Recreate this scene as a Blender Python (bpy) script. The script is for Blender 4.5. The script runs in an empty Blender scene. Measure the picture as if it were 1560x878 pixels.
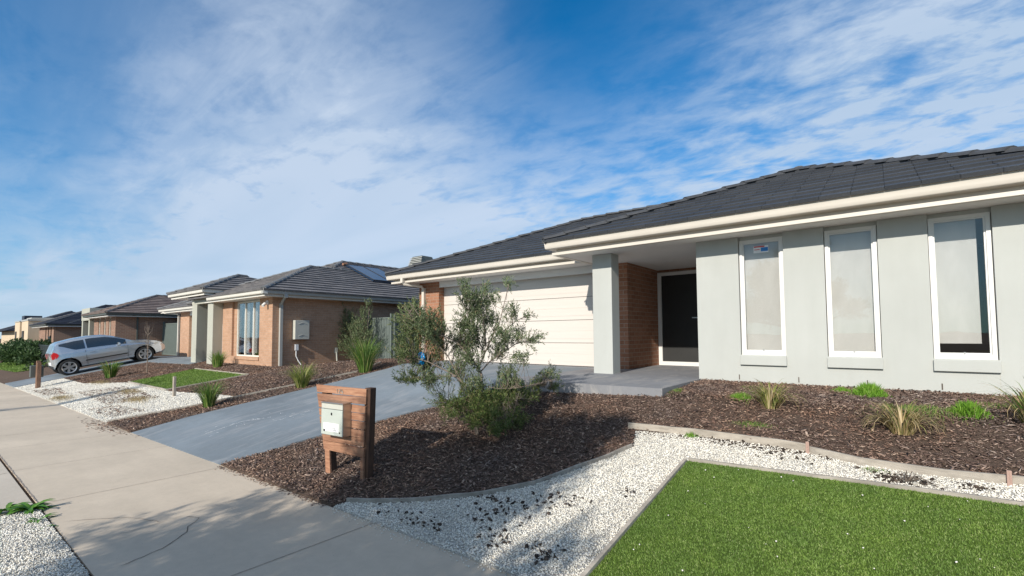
import bpy, math, random
import numpy as np
from mathutils import Vector, Matrix
random.seed(7); rng = np.random.default_rng(7)
sc = bpy.context.scene
COL = sc.collection
T = math.tan(math.radians(22.5))
R = math.radians

# ------------------------------------------------------------------ materials
MATS = {}
class NT:
    def __init__(s, name):
        s.m = bpy.data.materials.new(name); s.m.use_nodes = True
        s.t = s.m.node_tree; s.t.nodes.clear()
        s.out = s.t.nodes.new('ShaderNodeOutputMaterial')
        MATS[name] = s.m
    def n(s, typ, **kw):
        nd = s.t.nodes.new('ShaderNode' + typ)
        for k, v in kw.items():
            if k in nd.inputs.keys() if isinstance(k, str) else False: nd.inputs[k].default_value = v
            else: setattr(nd, k, v)
        return nd
    def l(s, a, b): s.t.links.new(a, b)
    def val(s, node, **kw):
        for k, v in kw.items(): node.inputs[k.replace('_', ' ')].default_value = v
        return node
def c4(c): return (c[0], c[1], c[2], 1)
def mixc(s, fac, a, b, blend='MIX'):
    m = s.t.nodes.new('ShaderNodeMix'); m.data_type = 'RGBA'; m.blend_type = blend
    if hasattr(fac, 'links'): s.l(fac, m.inputs[0])
    else: m.inputs[0].default_value = fac
    for v, i in ((a, 6), (b, 7)):
        if hasattr(v, 'links'): s.l(v, m.inputs[i])
        else: m.inputs[i].default_value = c4(v)
    return m.outputs[2]
def ramp(s, fac, pts, cols=None):
    r = s.t.nodes.new('ShaderNodeValToRGB'); e = r.color_ramp.elements
    while len(e) < len(pts): e.new(0.5)
    for i, p in enumerate(pts):
        e[i].position = p; c = cols[i] if cols else (i / (len(pts) - 1),) * 3
        e[i].color = c4(c)
    s.l(fac, r.inputs[0]); return r.outputs[0]
def noise(s, vec, scale, detail=4, rough=.55, dist=0):
    n_ = s.t.nodes.new('ShaderNodeTexNoise')
    n_.inputs['Scale'].default_value = scale; n_.inputs['Detail'].default_value = detail
    n_.inputs['Roughness'].default_value = rough; n_.inputs['Distortion'].default_value = dist
    if vec is not None: s.l(vec, n_.inputs['Vector'])
    return n_.outputs[0]
def pos(s): return s.t.nodes.new('ShaderNodeNewGeometry').outputs['Position']
def vscale(s, vec, v):
    m = s.t.nodes.new('ShaderNodeVectorMath'); m.operation = 'MULTIPLY'; s.l(vec, m.inputs[0]); m.inputs[1].default_value = v
    return m.outputs[0]
def bump(s, h, strength, dist=.01, nrm=None):
    b = s.t.nodes.new('ShaderNodeBump'); b.inputs['Strength'].default_value = strength; b.inputs['Distance'].default_value = dist
    s.l(h, b.inputs['Height'])
    if nrm: s.l(nrm, b.inputs['Normal'])
    return b.outputs[0]
def princ(s, col, rough=.6, nrm=None, metallic=0, spec=.5, **kw):
    p = s.t.nodes.new('ShaderNodeBsdfPrincipled')
    if hasattr(col, 'links'): s.l(col, p.inputs['Base Color'])
    else: p.inputs['Base Color'].default_value = c4(col)
    if hasattr(rough, 'links'): s.l(rough, p.inputs['Roughness'])
    else: p.inputs['Roughness'].default_value = rough
    p.inputs['Metallic'].default_value = metallic
    p.inputs['Specular IOR Level'].default_value = spec
    for k, v in kw.items(): p.inputs[k.replace('_', ' ')].default_value = v
    if nrm: s.l(nrm, p.inputs['Normal'])
    return p
def fin(s, sh): s.l(sh.outputs[0] if hasattr(sh, 'outputs') else sh, s.out.inputs[0]); return s.m

def plain(name, col, rough=.6, var=.12, scale=6, bmp=.0, bscale=80, metallic=0, spec=.5, **kw):
    s = NT(name); p = pos(s)
    n1 = noise(s, p, scale, 5, .6)
    f = ramp(s, n1, (.3, .7))
    col1 = tuple(x * (1 - var) for x in col); col2 = tuple(min(1, x * (1 + var)) for x in col)
    c = mixc(s, f, col1, col2)
    nr = bump(s, noise(s, p, bscale, 3), bmp, .004) if bmp else None
    return fin(s, princ(s, c, rough, nr, metallic, spec, **kw))

def m_brick(name, c1, c2, mortar, bw=.24, bh=.086, tint=None):
    s = NT(name); uv = s.t.nodes.new('ShaderNodeUVMap').outputs[0]
    b = s.t.nodes.new('ShaderNodeTexBrick'); s.l(uv, b.inputs['Vector'])
    b.inputs['Color1'].default_value = c4(c1); b.inputs['Color2'].default_value = c4(c2); b.inputs['Mortar'].default_value = c4(mortar)
    b.inputs['Scale'].default_value = 1; b.inputs['Mortar Size'].default_value = .005; b.inputs['Mortar Smooth'].default_value = .15
    b.inputs['Brick Width'].default_value = bw; b.inputs['Row Height'].default_value = bh; b.inputs['Bias'].default_value = -.1
    p = pos(s)
    nz = noise(s, p, 22, 4); c = mixc(s, .55, b.outputs[0], mixc(s, ramp(s, nz, (.3, .7)), (.75, .75, .75), (1.15, 1.12, 1.1)), 'MULTIPLY')
    big = noise(s, p, .9, 3); c = mixc(s, .35, c, mixc(s, ramp(s, big, (.35, .65)), (.82, .82, .82), (1.1, 1.1, 1.1)), 'MULTIPLY')
    inv = s.t.nodes.new('ShaderNodeMath'); inv.operation = 'SUBTRACT'; inv.inputs[0].default_value = 1; s.l(b.outputs['Fac'], inv.inputs[1])
    add = s.t.nodes.new('ShaderNodeMath'); add.operation = 'MULTIPLY_ADD'; s.l(nz, add.inputs[0]); add.inputs[1].default_value = .25; s.l(inv.outputs[0], add.inputs[2])
    return fin(s, princ(s, c, .85, bump(s, add.outputs[0], .7, .006), spec=.3))

def m_tile(name, c1, c2, rough=.55, lichen=None):
    s = NT(name); uv = s.t.nodes.new('ShaderNodeUVMap').outputs[0]
    sn = s.t.nodes.new('ShaderNodeVectorMath'); sn.operation = 'SNAP'; s.l(uv, sn.inputs[0]); sn.inputs[1].default_value = (.33, .32, 1)
    w = s.t.nodes.new('ShaderNodeTexWhiteNoise'); w.noise_dimensions = '2D'; s.l(sn.outputs[0], w.inputs['Vector'])
    p = pos(s)
    c = mixc(s, w.outputs['Value'], c1, c2)
    g = noise(s, p, 3.2, 6, .7); c = mixc(s, ramp(s, g, (.3, .72)), c, mixc(s, .5, c, (.8, .8, .8), 'MULTIPLY'))
    f2 = noise(s, p, 60, 3); c = mixc(s, .5, c, mixc(s, ramp(s, f2, (.3, .7)), (.7, .7, .7), (1.3, 1.3, 1.3)), 'MULTIPLY')
    if lichen: c = mixc(s, ramp(s, noise(s, p, 9, 6, .7), (.56, .7)), c, lichen)
    return fin(s, princ(s, c, rough, bump(s, f2, .25, .004), spec=.4))

M = {}
# rendered wall
def m_render(name, col):
    s = NT(name); p = pos(s)
    big = noise(s, p, 1.1, 5, .6); st = noise(s, vscale(s, p, (3, 3, .35)), 1.6, 4)
    c = mixc(s, ramp(s, big, (.3, .7)), tuple(x * .95 for x in col), tuple(x * 1.03 for x in col))
    c = mixc(s, .5, c, mixc(s, ramp(s, st, (.3, .7)), (.93, .93, .92), (1.03, 1.03, 1.03)), 'MULTIPLY')
    # splash dirt near the ground (a stain with a real height)
    h = bump(s, noise(s, p, 140, 4, .7), .35, .004)
    return fin(s, princ(s, c, .9, h, spec=.25))
M['render'] = m_render('grey_render', (.462, .475, .448))
M['render2'] = m_render('sage_render', (.42, .42, .36))
M['cream'] = plain('cream_paint', (.61, .56, .485), .45, .03, 3)
M['white'] = plain('white_paint', (.72, .71, .68), .35, .03, 3)
M['soffit'] = plain('soffit_board', (.74, .72, .69), .7, .03, 2)
M['brick'] = m_brick('red_brown_brick', (.30, .135, .075), (.39, .19, .115), (.40, .32, .25))
M['brick_nb'] = m_brick('salmon_brick', (.44, .26, .165), (.51, .315, .21), (.48, .37, .28), bh=.086)
M['brick_nb_side'] = M['brick_nb']
M['brick3'] = m_brick('brown_brick', (.26, .155, .11), (.34, .20, .14), (.42, .36, .30))
M['tile'] = m_tile('charcoal_tiles', (.040, .044, .052), (.058, .062, .070), .5)
M['tile_nb'] = m_tile('grey_tiles', (.13, .125, .13), (.20, .19, .19), .7)
M['tile3'] = m_tile('brown_grey_tiles', (.16, .125, .115), (.24, .19, .17), .7)
M['tile4'] = m_tile('navy_tiles', (.03, .034, .05), (.05, .055, .075), .5)
M['cap'] = plain('ridge_mortar_cap', (.062, .064, .068), .55, .25, 12, .2)
M['cap_nb'] = plain('ridge_cap_grey', (.15, .155, .16), .7, .2, 12, .2)
M['cap3'] = plain('ridge_cap_dark', (.11, .10, .10), .7, .2, 12, .2)
M['gutter_nb'] = plain('stone_gutter', (.42, .42, .39), .45, .04, 3)
M['gutter_nb_f'] = plain('pale_gutter', (.70, .67, .60), .45, .04, 3)
M['gutter3'] = plain('dark_gutter', (.09, .10, .09), .4, .1, 3)
M['fence'] = plain('green_grey_steel', (.15, .18, .165), .5, .06, 2)
M['fence_dk'] = plain('dark_steel', (.035, .045, .045), .5, .1, 2)
M['black'] = plain('black_mesh', (.018, .018, .017), .6, .15, 4)
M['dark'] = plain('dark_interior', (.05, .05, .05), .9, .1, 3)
M['steelw'] = plain('satin_metal', (.55, .55, .55), .3, .05, 3, metallic=.9)
M['rubber'] = plain('rubber', (.02, .02, .02), .8, .2, 8)
M['plastic_grey'] = plain('grey_plastic', (.50, .50, .44), .5, .04, 3)
M['blue'] = plain('blue_plastic', (.0, .25, .60), .35, .15, 30)
M['cream_wall'] = m_render('cream_render', (.62, .50, .36))

def m_door():
    s = NT('garage_panel'); p = pos(s)
    z = s.t.nodes.new('ShaderNodeSeparateXYZ'); s.l(p, z.inputs[0])
    c = mixc(s, ramp(s, noise(s, vscale(s, p, (.4, .4, 14)), 1.5, 3), (.3, .7)), (.61, .56, .51), (.635, .585, .53))
    w = noise(s, vscale(s, p, (1, 1, 40)), 2, 2)
    return fin(s, princ(s, c, .42, bump(s, w, .08, .003)))
M['gdoor'] = m_door()

def m_concrete(name, col, smear=None, str_=1., var=.86):
    s = NT(name); p = pos(s)
    a = noise(s, p, .55, 6, .62); b = noise(s, vscale(s, p, (.5, 3, 1)), 1.4, 5, .6); f = noise(s, p, 260, 3, .7); k = noise(s, p, 14, 5, .7)
    c = mixc(s, ramp(s, a, (.32, .68)), tuple(x * var for x in col), tuple(x * 1.08 for x in col))
    c = mixc(s, .6, c, mixc(s, ramp(s, b, (.3, .7)), (.93, .93, .93), (1.05, 1.05, 1.05)), 'MULTIPLY')
    c = mixc(s, .5, c, mixc(s, ramp(s, k, (.35, .65)), (.92, .92, .91), (1.05, 1.05, 1.05)), 'MULTIPLY')
    c = mixc(s, .6, c, mixc(s, ramp(s, f, (.25, .75)), (.8, .8, .8), (1.15, 1.15, 1.15)), 'MULTIPLY')
    if smear:
        q = noise(s, vscale(s, p, (2.4, .7, 1)), 1.5, 8, .75, .6)
        c = mixc(s, ramp(s, q, (.50, .68)), c, smear)
    # dark specks
    v = s.t.nodes.new('ShaderNodeTexVoronoi'); v.inputs['Scale'].default_value = 9; s.l(p, v.inputs['Vector'])
    c = mixc(s, ramp(s, v.outputs['Distance'], (.02, .05)), tuple(x * .6 for x in col), c)
    return fin(s, princ(s, c, .82, bump(s, f, .25, .003), spec=.3))
M['path'] = m_concrete('path_concrete', (.60, .508, .395))
M['apron'] = m_concrete('crossing_concrete', (.55, .485, .40))
M['drive'] = m_concrete('blue_grey_concrete', (.20, .235, .265), (.27, .285, .30), var=.76)
M['porchc'] = m_concrete('porch_concrete', (.23, .235, .25), (.32, .31, .30))
M['asphalt'] = m_concrete('asphalt', (.055, .055, .055))
M['kerb'] = m_concrete('kerb_concrete', (.40, .37, .33))
M['groove'] = plain('joint_grit', (.30, .24, .19), .95, .4, 40)
M['crack'] = plain('crack_dark', (.10, .08, .065), .95, .4, 60)
M['patch'] = m_concrete('crack_edge', (.42, .39, .34))
M['chalk'] = plain('white_scuff', (.62, .64, .66), .9, .3, 60)

def m_soil(name, c1, c2, sc1=28, bs=.9):
    s = NT(name); p = pos(s)
    n1 = noise(s, p, sc1, 8, .75); n2 = noise(s, p, 1.3, 4)
    c = mixc(s, ramp(s, n1, (.3, .7)), c1, c2); c = mixc(s, .4, c, mixc(s, ramp(s, n2, (.3, .7)), (.7, .7, .7), (1.2, 1.15, 1.1)), 'MULTIPLY')
    return fin(s, princ(s, c, .95, bump(s, n1, bs, .03), spec=.15))
M['soil'] = m_soil('garden_soil', (.06, .042, .032), (.15, .105, .08))
M['mulch_base'] = m_soil('mulch_base', (.05, .035, .028), (.20, .145, .112), 45)
M['gravel_base'] = m_soil('gravel_base', (.42, .40, .36), (.70, .68, .63), 90, .8)
M['turf_base'] = m_soil('turf_base', (.07, .12, .02), (.13, .20, .04), 60)
M['grass_base'] = m_soil('grass_base', (.06, .11, .02), (.13, .20, .04), 30)

def m_island(name, pts, cols, rough=.8, trans=0, spec=.3, patch=None):
    s = NT(name); g = s.t.nodes.new('ShaderNodeNewGeometry')
    c = ramp(s, g.outputs['Random Per Island'], pts, cols)
    if patch:
        n1 = noise(s, g.outputs['Position'], patch[0], 5, .6)
        c = mixc(s, ramp(s, n1, (.36, .66)), mixc(s, 1, c, patch[1], 'MULTIPLY'), mixc(s, 1, c, patch[2], 'MULTIPLY'))
    p = princ(s, c, rough, spec=spec)
    if trans:
        t = s.t.nodes.new('ShaderNodeBsdfTranslucent'); s.l(c, t.inputs[0])
        m = s.t.nodes.new('ShaderNodeMixShader'); m.inputs[0].default_value = trans
        s.l(p.outputs[0], m.inputs[1]); s.l(t.outputs[0], m.inputs[2]); return fin(s, m)
    return fin(s, p)
M['chips'] = m_island('bark_chips', (0, .35, .7, .9, 1), ((.07, .048, .04), (.165, .112, .088), (.25, .18, .145), (.38, .29, .23), (.55, .45, .36)), .85, patch=(1.1, (.86, .87, .92), (1.22, 1.04, .92)))
M['pebble'] = m_island('white_pebbles', (0, .12, .4, .8, 1), ((.42, .40, .37), (.74, .71, .65), (.87, .84, .78), (.90, .885, .83), (.78, .72, .60)), .75, patch=(2.2, (.86, .85, .82), (1.04, 1.03, 1.0)))
M['turf'] = m_island('turf_blades', (0, .5, .85, 1), ((.115, .19, .032), (.175, .28, .055), (.24, .355, .088), (.35, .40, .17)), .55, .25, patch=(3, (.85, .9, .9), (1.1, 1.08, 1.0)))
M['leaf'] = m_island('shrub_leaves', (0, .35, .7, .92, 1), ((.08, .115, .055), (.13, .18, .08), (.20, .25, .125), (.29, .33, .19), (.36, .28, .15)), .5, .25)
M['leaf_mid'] = m_island('left_shrub_leaves', (0, .35, .7, .92, 1), ((.06, .095, .035), (.10, .145, .05), (.16, .205, .08), (.24, .27, .13), (.32, .22, .10)), .5, .25)  # darker leaves with brown tints for the shrub's left mass
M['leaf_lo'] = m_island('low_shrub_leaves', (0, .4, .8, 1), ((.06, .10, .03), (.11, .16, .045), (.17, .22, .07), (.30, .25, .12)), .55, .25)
M['leaf_dk'] = m_island('tree_leaves', (0, .5, 1), ((.03, .06, .02), (.05, .10, .03), (.09, .14, .05)), .5, .2)
M['blade'] = m_island('strappy_leaves', (0, .5, .8, 1), ((.06, .14, .025), (.12, .22, .04), (.22, .30, .07), (.38, .36, .15)), .5, .25)
M['blade_y'] = m_island('yellow_green_leaves', (0, .4, .8, 1), ((.10, .17, .03), (.22, .27, .06), (.34, .34, .11), (.46, .40, .2)), .55, .25)
M['blade_dry'] = m_island('dry_leaves', (0, .3, .65, 1), ((.16, .15, .05), (.34, .26, .12), (.48, .36, .19), (.58, .47, .30)), .7, .2)
M['blade_lush'] = m_island('lush_grass', (0, .5, 1), ((.10, .24, .02), (.18, .36, .035), (.27, .44, .08)), .5, .3)
M['clod'] = m_island('dark_soil_clods', (0, .6, 1), ((.03, .022, .018), (.06, .045, .035), (.12, .09, .07)), .95)
M['bark'] = plain('bark', (.22, .175, .14), .9, .3, 30, .6, 60)
M['bark_dk'] = plain('bark_dark', (.12, .095, .075), .9, .3, 20, .6, 60)

def m_wood(name, c1, c2, axis=(1, 12, 12)):
    s = NT(name); tc = s.t.nodes.new('ShaderNodeTexCoord').outputs['Object']
    g = noise(s, vscale(s, tc, axis), 3.2, 6, .65, .8); g2 = noise(s, tc, 5, 4)
    isl = s.t.nodes.new('ShaderNodeNewGeometry').outputs['Random Per Island']
    c = mixc(s, ramp(s, g, (.3, .7)), c1, c2)
    c = mixc(s, .8, c, mixc(s, isl, (.72, .72, .75), (1.2, 1.12, 1.05)), 'MULTIPLY')
    c = mixc(s, .6, c, mixc(s, ramp(s, g2, (.35, .65)), (.8, .8, .8), (1.15, 1.15, 1.15)), 'MULTIPLY')
    return fin(s, princ(s, c, .75, bump(s, g, .5, .006), spec=.25))
M['redwood'] = m_wood('stained_timber', (.24, .11, .065), (.47, .27, .17))
M['pegw'] = m_wood('peg_timber', (.27, .18, .15), (.42, .31, .27), (12, 12, 1))
M['postwood'] = m_wood('dark_timber', (.05, .032, .024), (.13, .07, .045), (12, 12, 1))
M['sleeper'] = m_wood('weathered_timber', (.26, .24, .205), (.45, .42, .365), (1, 6, 6))
M['postwood2'] = m_wood('weathered_post', (.14, .08, .055), (.30, .19, .13), (8, 8, 1))
M['stakew'] = m_wood('grey_stake', (.25, .23, .2), (.42, .38, .33), (8, 8, 1))

def m_glass(name, tint=(.9, .95, .93), refl=.12):
    s = NT(name)
    fr = s.t.nodes.new('ShaderNodeFresnel'); fr.inputs[0].default_value = 1.6
    g = s.t.nodes.new('ShaderNodeBsdfGlossy'); g.inputs['Roughness'].default_value = .0; g.inputs['Color'].default_value = (1, 1, 1, 1)
    s.l(bump(s, noise(s, pos(s), 1.6, 2), .06, .02), g.inputs['Normal'])
    t = s.t.nodes.new('ShaderNodeBsdfTransparent'); t.inputs[0].default_value = c4(tint)
    a = s.t.nodes.new('ShaderNodeMath'); a.operation = 'MULTIPLY_ADD'; s.l(fr.outputs[0], a.inputs[0]); a.inputs[1].default_value = .7; a.inputs[2].default_value = refl
    a.use_clamp = True
    m = s.t.nodes.new('ShaderNodeMixShader'); s.l(a.outputs[0], m.inputs[0]); s.l(t.outputs[0], m.inputs[1]); s.l(g.outputs[0], m.inputs[2])
    return fin(s, m)
M['glass'] = m_glass('window_glass', (.92, .925, .92), .012)
M['carglass'] = m_glass('car_glass', (.30, .33, .33), .06)
def m_blind():
    s = NT('roller_blind'); p = pos(s)
    c = mixc(s, ramp(s, noise(s, vscale(s, p, (2, 2, .7)), 2.5, 5, .6, .5), (.3, .7)), (.53, .52, .505), (.61, .60, .585))
    return fin(s, princ(s, c, .8))
M['blind'] = m_blind()
def m_paint(name, col):
    s = NT(name)
    return fin(s, princ(s, col, .26, None, .72, .5, Coat_Weight=.9, Coat_Roughness=.04))
M['carpaint'] = m_paint('silver_paint', (.52, .56, .60))
M['taillamp'] = plain('red_lens', (.45, .01, .015), .15, .1, 20)
M['headlamp'] = plain('clear_lens', (.45, .45, .43), .08, .1, 20, metallic=.5)
M['solar'] = plain('solar_glass', (.012, .035, .08), .16, .1, 4, spec=.9)
M['label_white'] = plain('label_white', (.8, .8, .8), .5, .02)
M['label_red'] = plain('label_red', (.6, .06, .05), .5, .02)
M['label_blue'] = plain('label_blue', (.02, .2, .55), .5, .02)
M['box'] = plain('letterbox_metal', (.47, .51, .46), .4, .05, 5)
M['boxs'] = plain('letterbox_side', (.50, .50, .47), .28, .06, 5, metallic=.9)
M['skin'] = plain('car_seat_cloth', (.04, .04, .045), .9, .1)

# ------------------------------------------------------------------ mesh helpers
def tag(o, label=None, cat=None, group=None, kind=None):
    if label: o['label'] = label
    if cat: o['category'] = cat
    if group: o['group'] = group
    if kind: o['kind'] = kind
    return o
def root_loc(o):
    l = Vector((0, 0, 0))
    while o is not None: l = l + o.location; o = o.parent
    return l
class MB:
    def __init__(s): s.v = []; s.f = []; s.uv = []; s.mi = []
    def face(s, pts, uvs=None, mi=0):
        b = len(s.v); s.v += [tuple(p) for p in pts]; s.f.append(tuple(range(b, b + len(pts)))); s.mi.append(mi)
        if uvs is None:
            a, b_, c = Vector(pts[0]), Vector(pts[1]), Vector(pts[2]); n = (b_ - a).cross(c - a)
            ax = max(range(3), key=lambda i: abs(n[i]))
            uvs = [((p[1], p[2]) if ax == 0 else (p[0], p[2]) if ax == 1 else (p[0], p[1])) for p in pts]
        s.uv += list(uvs)
    def box(s, x0, x1, y0, y1, z0, z1, mi=0, skip=''):
        P = [(x, y, z) for z in (z0, z1) for y in (y0, y1) for x in (x0, x1)]
        for k, idx in dict(b=(0, 2, 3, 1), t=(4, 5, 7, 6), f=(0, 1, 5, 4), k=(2, 6, 7, 3), l=(0, 4, 6, 2), r=(1, 3, 7, 5)).items():
            if k not in skip: s.face([P[i] for i in idx], mi=mi)
        return s
    def hexa(s, P, mi=0):
        for idx in ((0, 2, 3, 1), (4, 5, 7, 6), (0, 1, 5, 4), (2, 6, 7, 3), (0, 4, 6, 2), (1, 3, 7, 5)): s.face([P[i] for i in idx], mi=mi)
    def tube(s, pts, rad, n=8, cap=True, mi=0):
        pts = [Vector(p) for p in pts]; rings = []
        if not hasattr(rad, '__len__'): rad = [rad] * len(pts)
        for i, p in enumerate(pts):
            d = (pts[min(i + 1, len(pts) - 1)] - pts[max(i - 1, 0)]).normalized()
            a = d.cross(Vector((0, 0, 1))) if abs(d.z) < .95 else d.cross(Vector((1, 0, 0)))
            a.normalize(); b = d.cross(a)
            rings.append([p + (a * math.cos(2 * math.pi * k / n) + b * math.sin(2 * math.pi * k / n)) * rad[i] for k in range(n)])
        for i in range(len(rings) - 1):
            for k in range(n):
                s.face([rings[i][k], rings[i + 1][k], rings[i + 1][(k + 1) % n], rings[i][(k + 1) % n]][::-1], mi=mi)
        if cap: s.face(rings[0][::-1][::-1], mi=mi); s.face(rings[-1][::-1], mi=mi)
    def sweep(s, path, prof, closed=False, mi=0):
        """prof: (out, up) pairs; path: xy points at height z (x,y,z); outward is to the right of travel."""
        n = len(path); rings = []
        for i in range(n):
            p = Vector(path[i])
            def dr(a, b): v = Vector(path[b % n]) - Vector(path[a % n]); v.z = 0; return v.normalized()
            if closed or (0 < i < n - 1): d1, d2 = dr(i - 1, i), dr(i, i + 1)
            elif i == 0: d1 = d2 = dr(0, 1)
            else: d1 = d2 = dr(n - 2, n - 1)
            n1 = Vector((d1.y, -d1.x, 0)); n2 = Vector((d2.y, -d2.x, 0)); m = (n1 + n2); m = m / max(.2, m.dot(n1))
            rings.append([p + m * o + Vector((0, 0, u)) for o, u in prof])
        for i in range(n if closed else n - 1):
            a, b = rings[i], rings[(i + 1) % n]
            for k in range(len(prof) - 1): s.face([a[k], b[k], b[k + 1], a[k + 1]], mi=mi)
        if not closed: s.face(rings[0], mi=mi); s.face(rings[-1][::-1], mi=mi)
    def build(s, name, mats, parent=None, smooth=False, loc=None):
        if not isinstance(mats, (list, tuple)): mats = [mats]
        me = bpy.data.meshes.new(name)
        off = root_loc(parent) if parent is not None else Vector(loc) if loc else Vector((0, 0, 0))
        me.from_pydata([(v[0] - off.x, v[1] - off.y, v[2] - off.z) for v in s.v], [], s.f)
        uvl = me.uv_layers.new(name='UVMap'); uvl.data.foreach_set('uv', [c for uv in s.uv for c in uv])
        for m in mats: me.materials.append(m)
        me.polygons.foreach_set('material_index', s.mi)
        if smooth: me.polygons.foreach_set('use_smooth', [True] * len(s.f))
        me.update(); o = bpy.data.objects.new(name, me); COL.objects.link(o)
        if parent is not None: o.parent = parent
        elif loc: o.location = loc
        return o
def weld(o, d=.0005, smooth_angle=None):
    import bmesh
    bm = bmesh.new(); bm.from_mesh(o.data); bmesh.ops.remove_doubles(bm, verts=bm.verts, dist=d)
    bmesh.ops.recalc_face_normals(bm, faces=bm.faces); bm.to_mesh(o.data); bm.free()
    if smooth_angle: 
        for p in o.data.polygons: p.use_smooth = True
        o.data.set_sharp_from_angle(angle=R(smooth_angle))
    return o
def bev(o, w=.005, seg=2):
    weld(o); m = o.modifiers.new('bevel', 'BEVEL'); m.width = w; m.segments = seg; m.limit_method = 'ANGLE'; m.angle_limit = R(35); return o
def empty(name, loc, label, cat, group=None, rz=0):
    o = bpy.data.objects.new(name, None); COL.objects.link(o); o.location = loc; o.rotation_euler = (0, 0, rz); o.empty_display_size = .2
    return tag(o, label, cat, group)
def soup(name, V, F, mat, parent=None, kind=None, smooth=False):
    """fast: V (n,3) array, F (m,k) int array"""
    V = np.asarray(V, dtype=np.float64)
    if parent is not None: V = V - np.array(root_loc(parent))
    k = F.shape[1]; me = bpy.data.meshes.new(name)
    me.vertices.add(len(V)); me.vertices.foreach_set('co', V.astype(np.float32).ravel())
    me.loops.add(F.size); me.loops.foreach_set('vertex_index', F.astype(np.int32).ravel())
    me.polygons.add(len(F)); me.polygons.foreach_set('loop_start', np.arange(0, F.size, k, dtype=np.int32))
    me.polygons.foreach_set('loop_total', np.full(len(F), k, dtype=np.int32))
    if smooth: me.polygons.foreach_set('use_smooth', np.ones(len(F), dtype=bool))
    me.materials.append(mat); me.update(); me.validate()
    o = bpy.data.objects.new(name, me); COL.objects.link(o)
    if parent is not None: o.parent = parent
    if kind: o['kind'] = kind
    return o

# ------------------------------------------------------------------ terrain
XP = [-300, -60, -30.6, -16.2, -10.9, -6.8, -4.68, -1.94, 5, 300]; ZP = [-3.0, -1.1, -.52, -.25, -.16, -.06, -.02, .03, .06, .1]
XH = [-300, -60, -40, -16, -12, 300]; ZH = [-1.5, .2, .45, .49, .84, .84]
YK = -2.6
def zt(x, y):
    x = np.asarray(x, float); y = np.asarray(y, float)
    zp = np.interp(x, XP, ZP); zh = np.interp(x, XH, ZH)
    f = np.clip((y - 2.45) / (7.6 - 2.45), 0, 1); f1 = np.interp(y, [2.45, 5.2, 6.15, 7.6], [0, .56, .93, 1.0]); wb = np.interp(x, [-8.5, -6], [0, 1]); f = f * (1 - wb) + f1 * wb
    z = zp + (zh - zp) * f
    z = z - .02 * np.clip(.8 - y, 0, 3.4)
    return z
def ztf(x, y): return float(zt(x, y))

def clip_poly(poly, axis, val, keep_less):
    out = []
    for i in range(len(poly)):
        a, b = poly[i], poly[(i + 1) % len(poly)]
        ia = (a[axis] <= val) if keep_less else (a[axis] >= val); ib = (b[axis] <= val) if keep_less else (b[axis] >= val)
        if ia: out.append(a)
        if ia != ib:
            t = (val - a[axis]) / (b[axis] - a[axis]); out.append(tuple(a[k] + (b[k] - a[k]) * t for k in range(2)))
    return out
def drape(mb, poly, off, step=.6, mi=0, skirt=0):
    """concave polygons welcome: triangulated first, then cut on a grid and laid on the terrain"""
    from mathutils.geometry import tessellate_polygon
    tris = tessellate_polygon([[Vector((p[0], p[1], 0)) for p in poly]])
    for t in tris:
        tri = [poly[i] for i in t]
        if (tri[1][0]-tri[0][0])*(tri[2][1]-tri[0][1])-(tri[1][1]-tri[0][1])*(tri[2][0]-tri[0][0]) < 0: tri = tri[::-1]
        x0 = min(p[0] for p in tri); x1 = max(p[0] for p in tri)
        kx0 = math.floor(x0 / step); kx1 = math.ceil(x1 / step)
        for kx in range(kx0, kx1):
            s1 = clip_poly(tri, 0, kx * step, False)
            if len(s1) < 3: continue
            s1 = clip_poly(s1, 0, (kx + 1) * step, True)
            if len(s1) < 3: continue
            y0 = min(p[1] for p in s1); y1 = max(p[1] for p in s1)
            cuts = [y0, y1] + [v for v in (-2.6, .8, 2.45, 7.6) if y0 < v < y1] + [k * step for k in range(math.ceil(y0 / step), math.ceil(y1 / step)) if y0 < k * step < y1]
            cuts = sorted(cuts)
            for a, b in zip(cuts[:-1], cuts[1:]):
                if b - a < 1e-4: continue
                s2 = clip_poly(clip_poly(s1, 1, a, False), 1, b, True)
                if len(s2) >= 3: mb.face([(p[0], p[1], ztf(p[0], p[1]) + off) for p in s2], mi=mi)
    if skirt:
        n = len(poly)
        for i in range(n):
            a, b = poly[i], poly[(i + 1) % n]; L = math.dist(a, b); k = max(1, int(L / .6))
            for j in range(k):
                p = [a[q] + (b[q] - a[q]) * j / k for q in (0, 1)]; r = [a[q] + (b[q] - a[q]) * (j + 1) / k for q in (0, 1)]
                zp_, zr = ztf(*p) + off, ztf(*r) + off
                mb.face([(p[0], p[1], zp_), (p[0], p[1], zp_ - skirt), (r[0], r[1], zr - skirt), (r[0], r[1], zr)], mi=mi)
    return mb
def inside(poly, X, Y):
    c = np.zeros(len(X), bool); n = len(poly)
    for i in range(n):
        x1, y1 = poly[i]; x2, y2 = poly[(i + 1) % n]
        if y1 == y2: continue
        k = ((y1 > Y) != (y2 > Y)) & (X < (x2 - x1) * (Y - y1) / (y2 - y1) + x1); c ^= k
    return c
def scatter(poly, dens):
    xs = [p[0] for p in poly]; ys = [p[1] for p in poly]; n = int((max(xs) - min(xs)) * (max(ys) - min(ys)) * dens)
    X = rng.uniform(min(xs), max(xs), n); Y = rng.uniform(min(ys), max(ys), n); k = inside(poly, X, Y); return X[k], Y[k]
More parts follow.
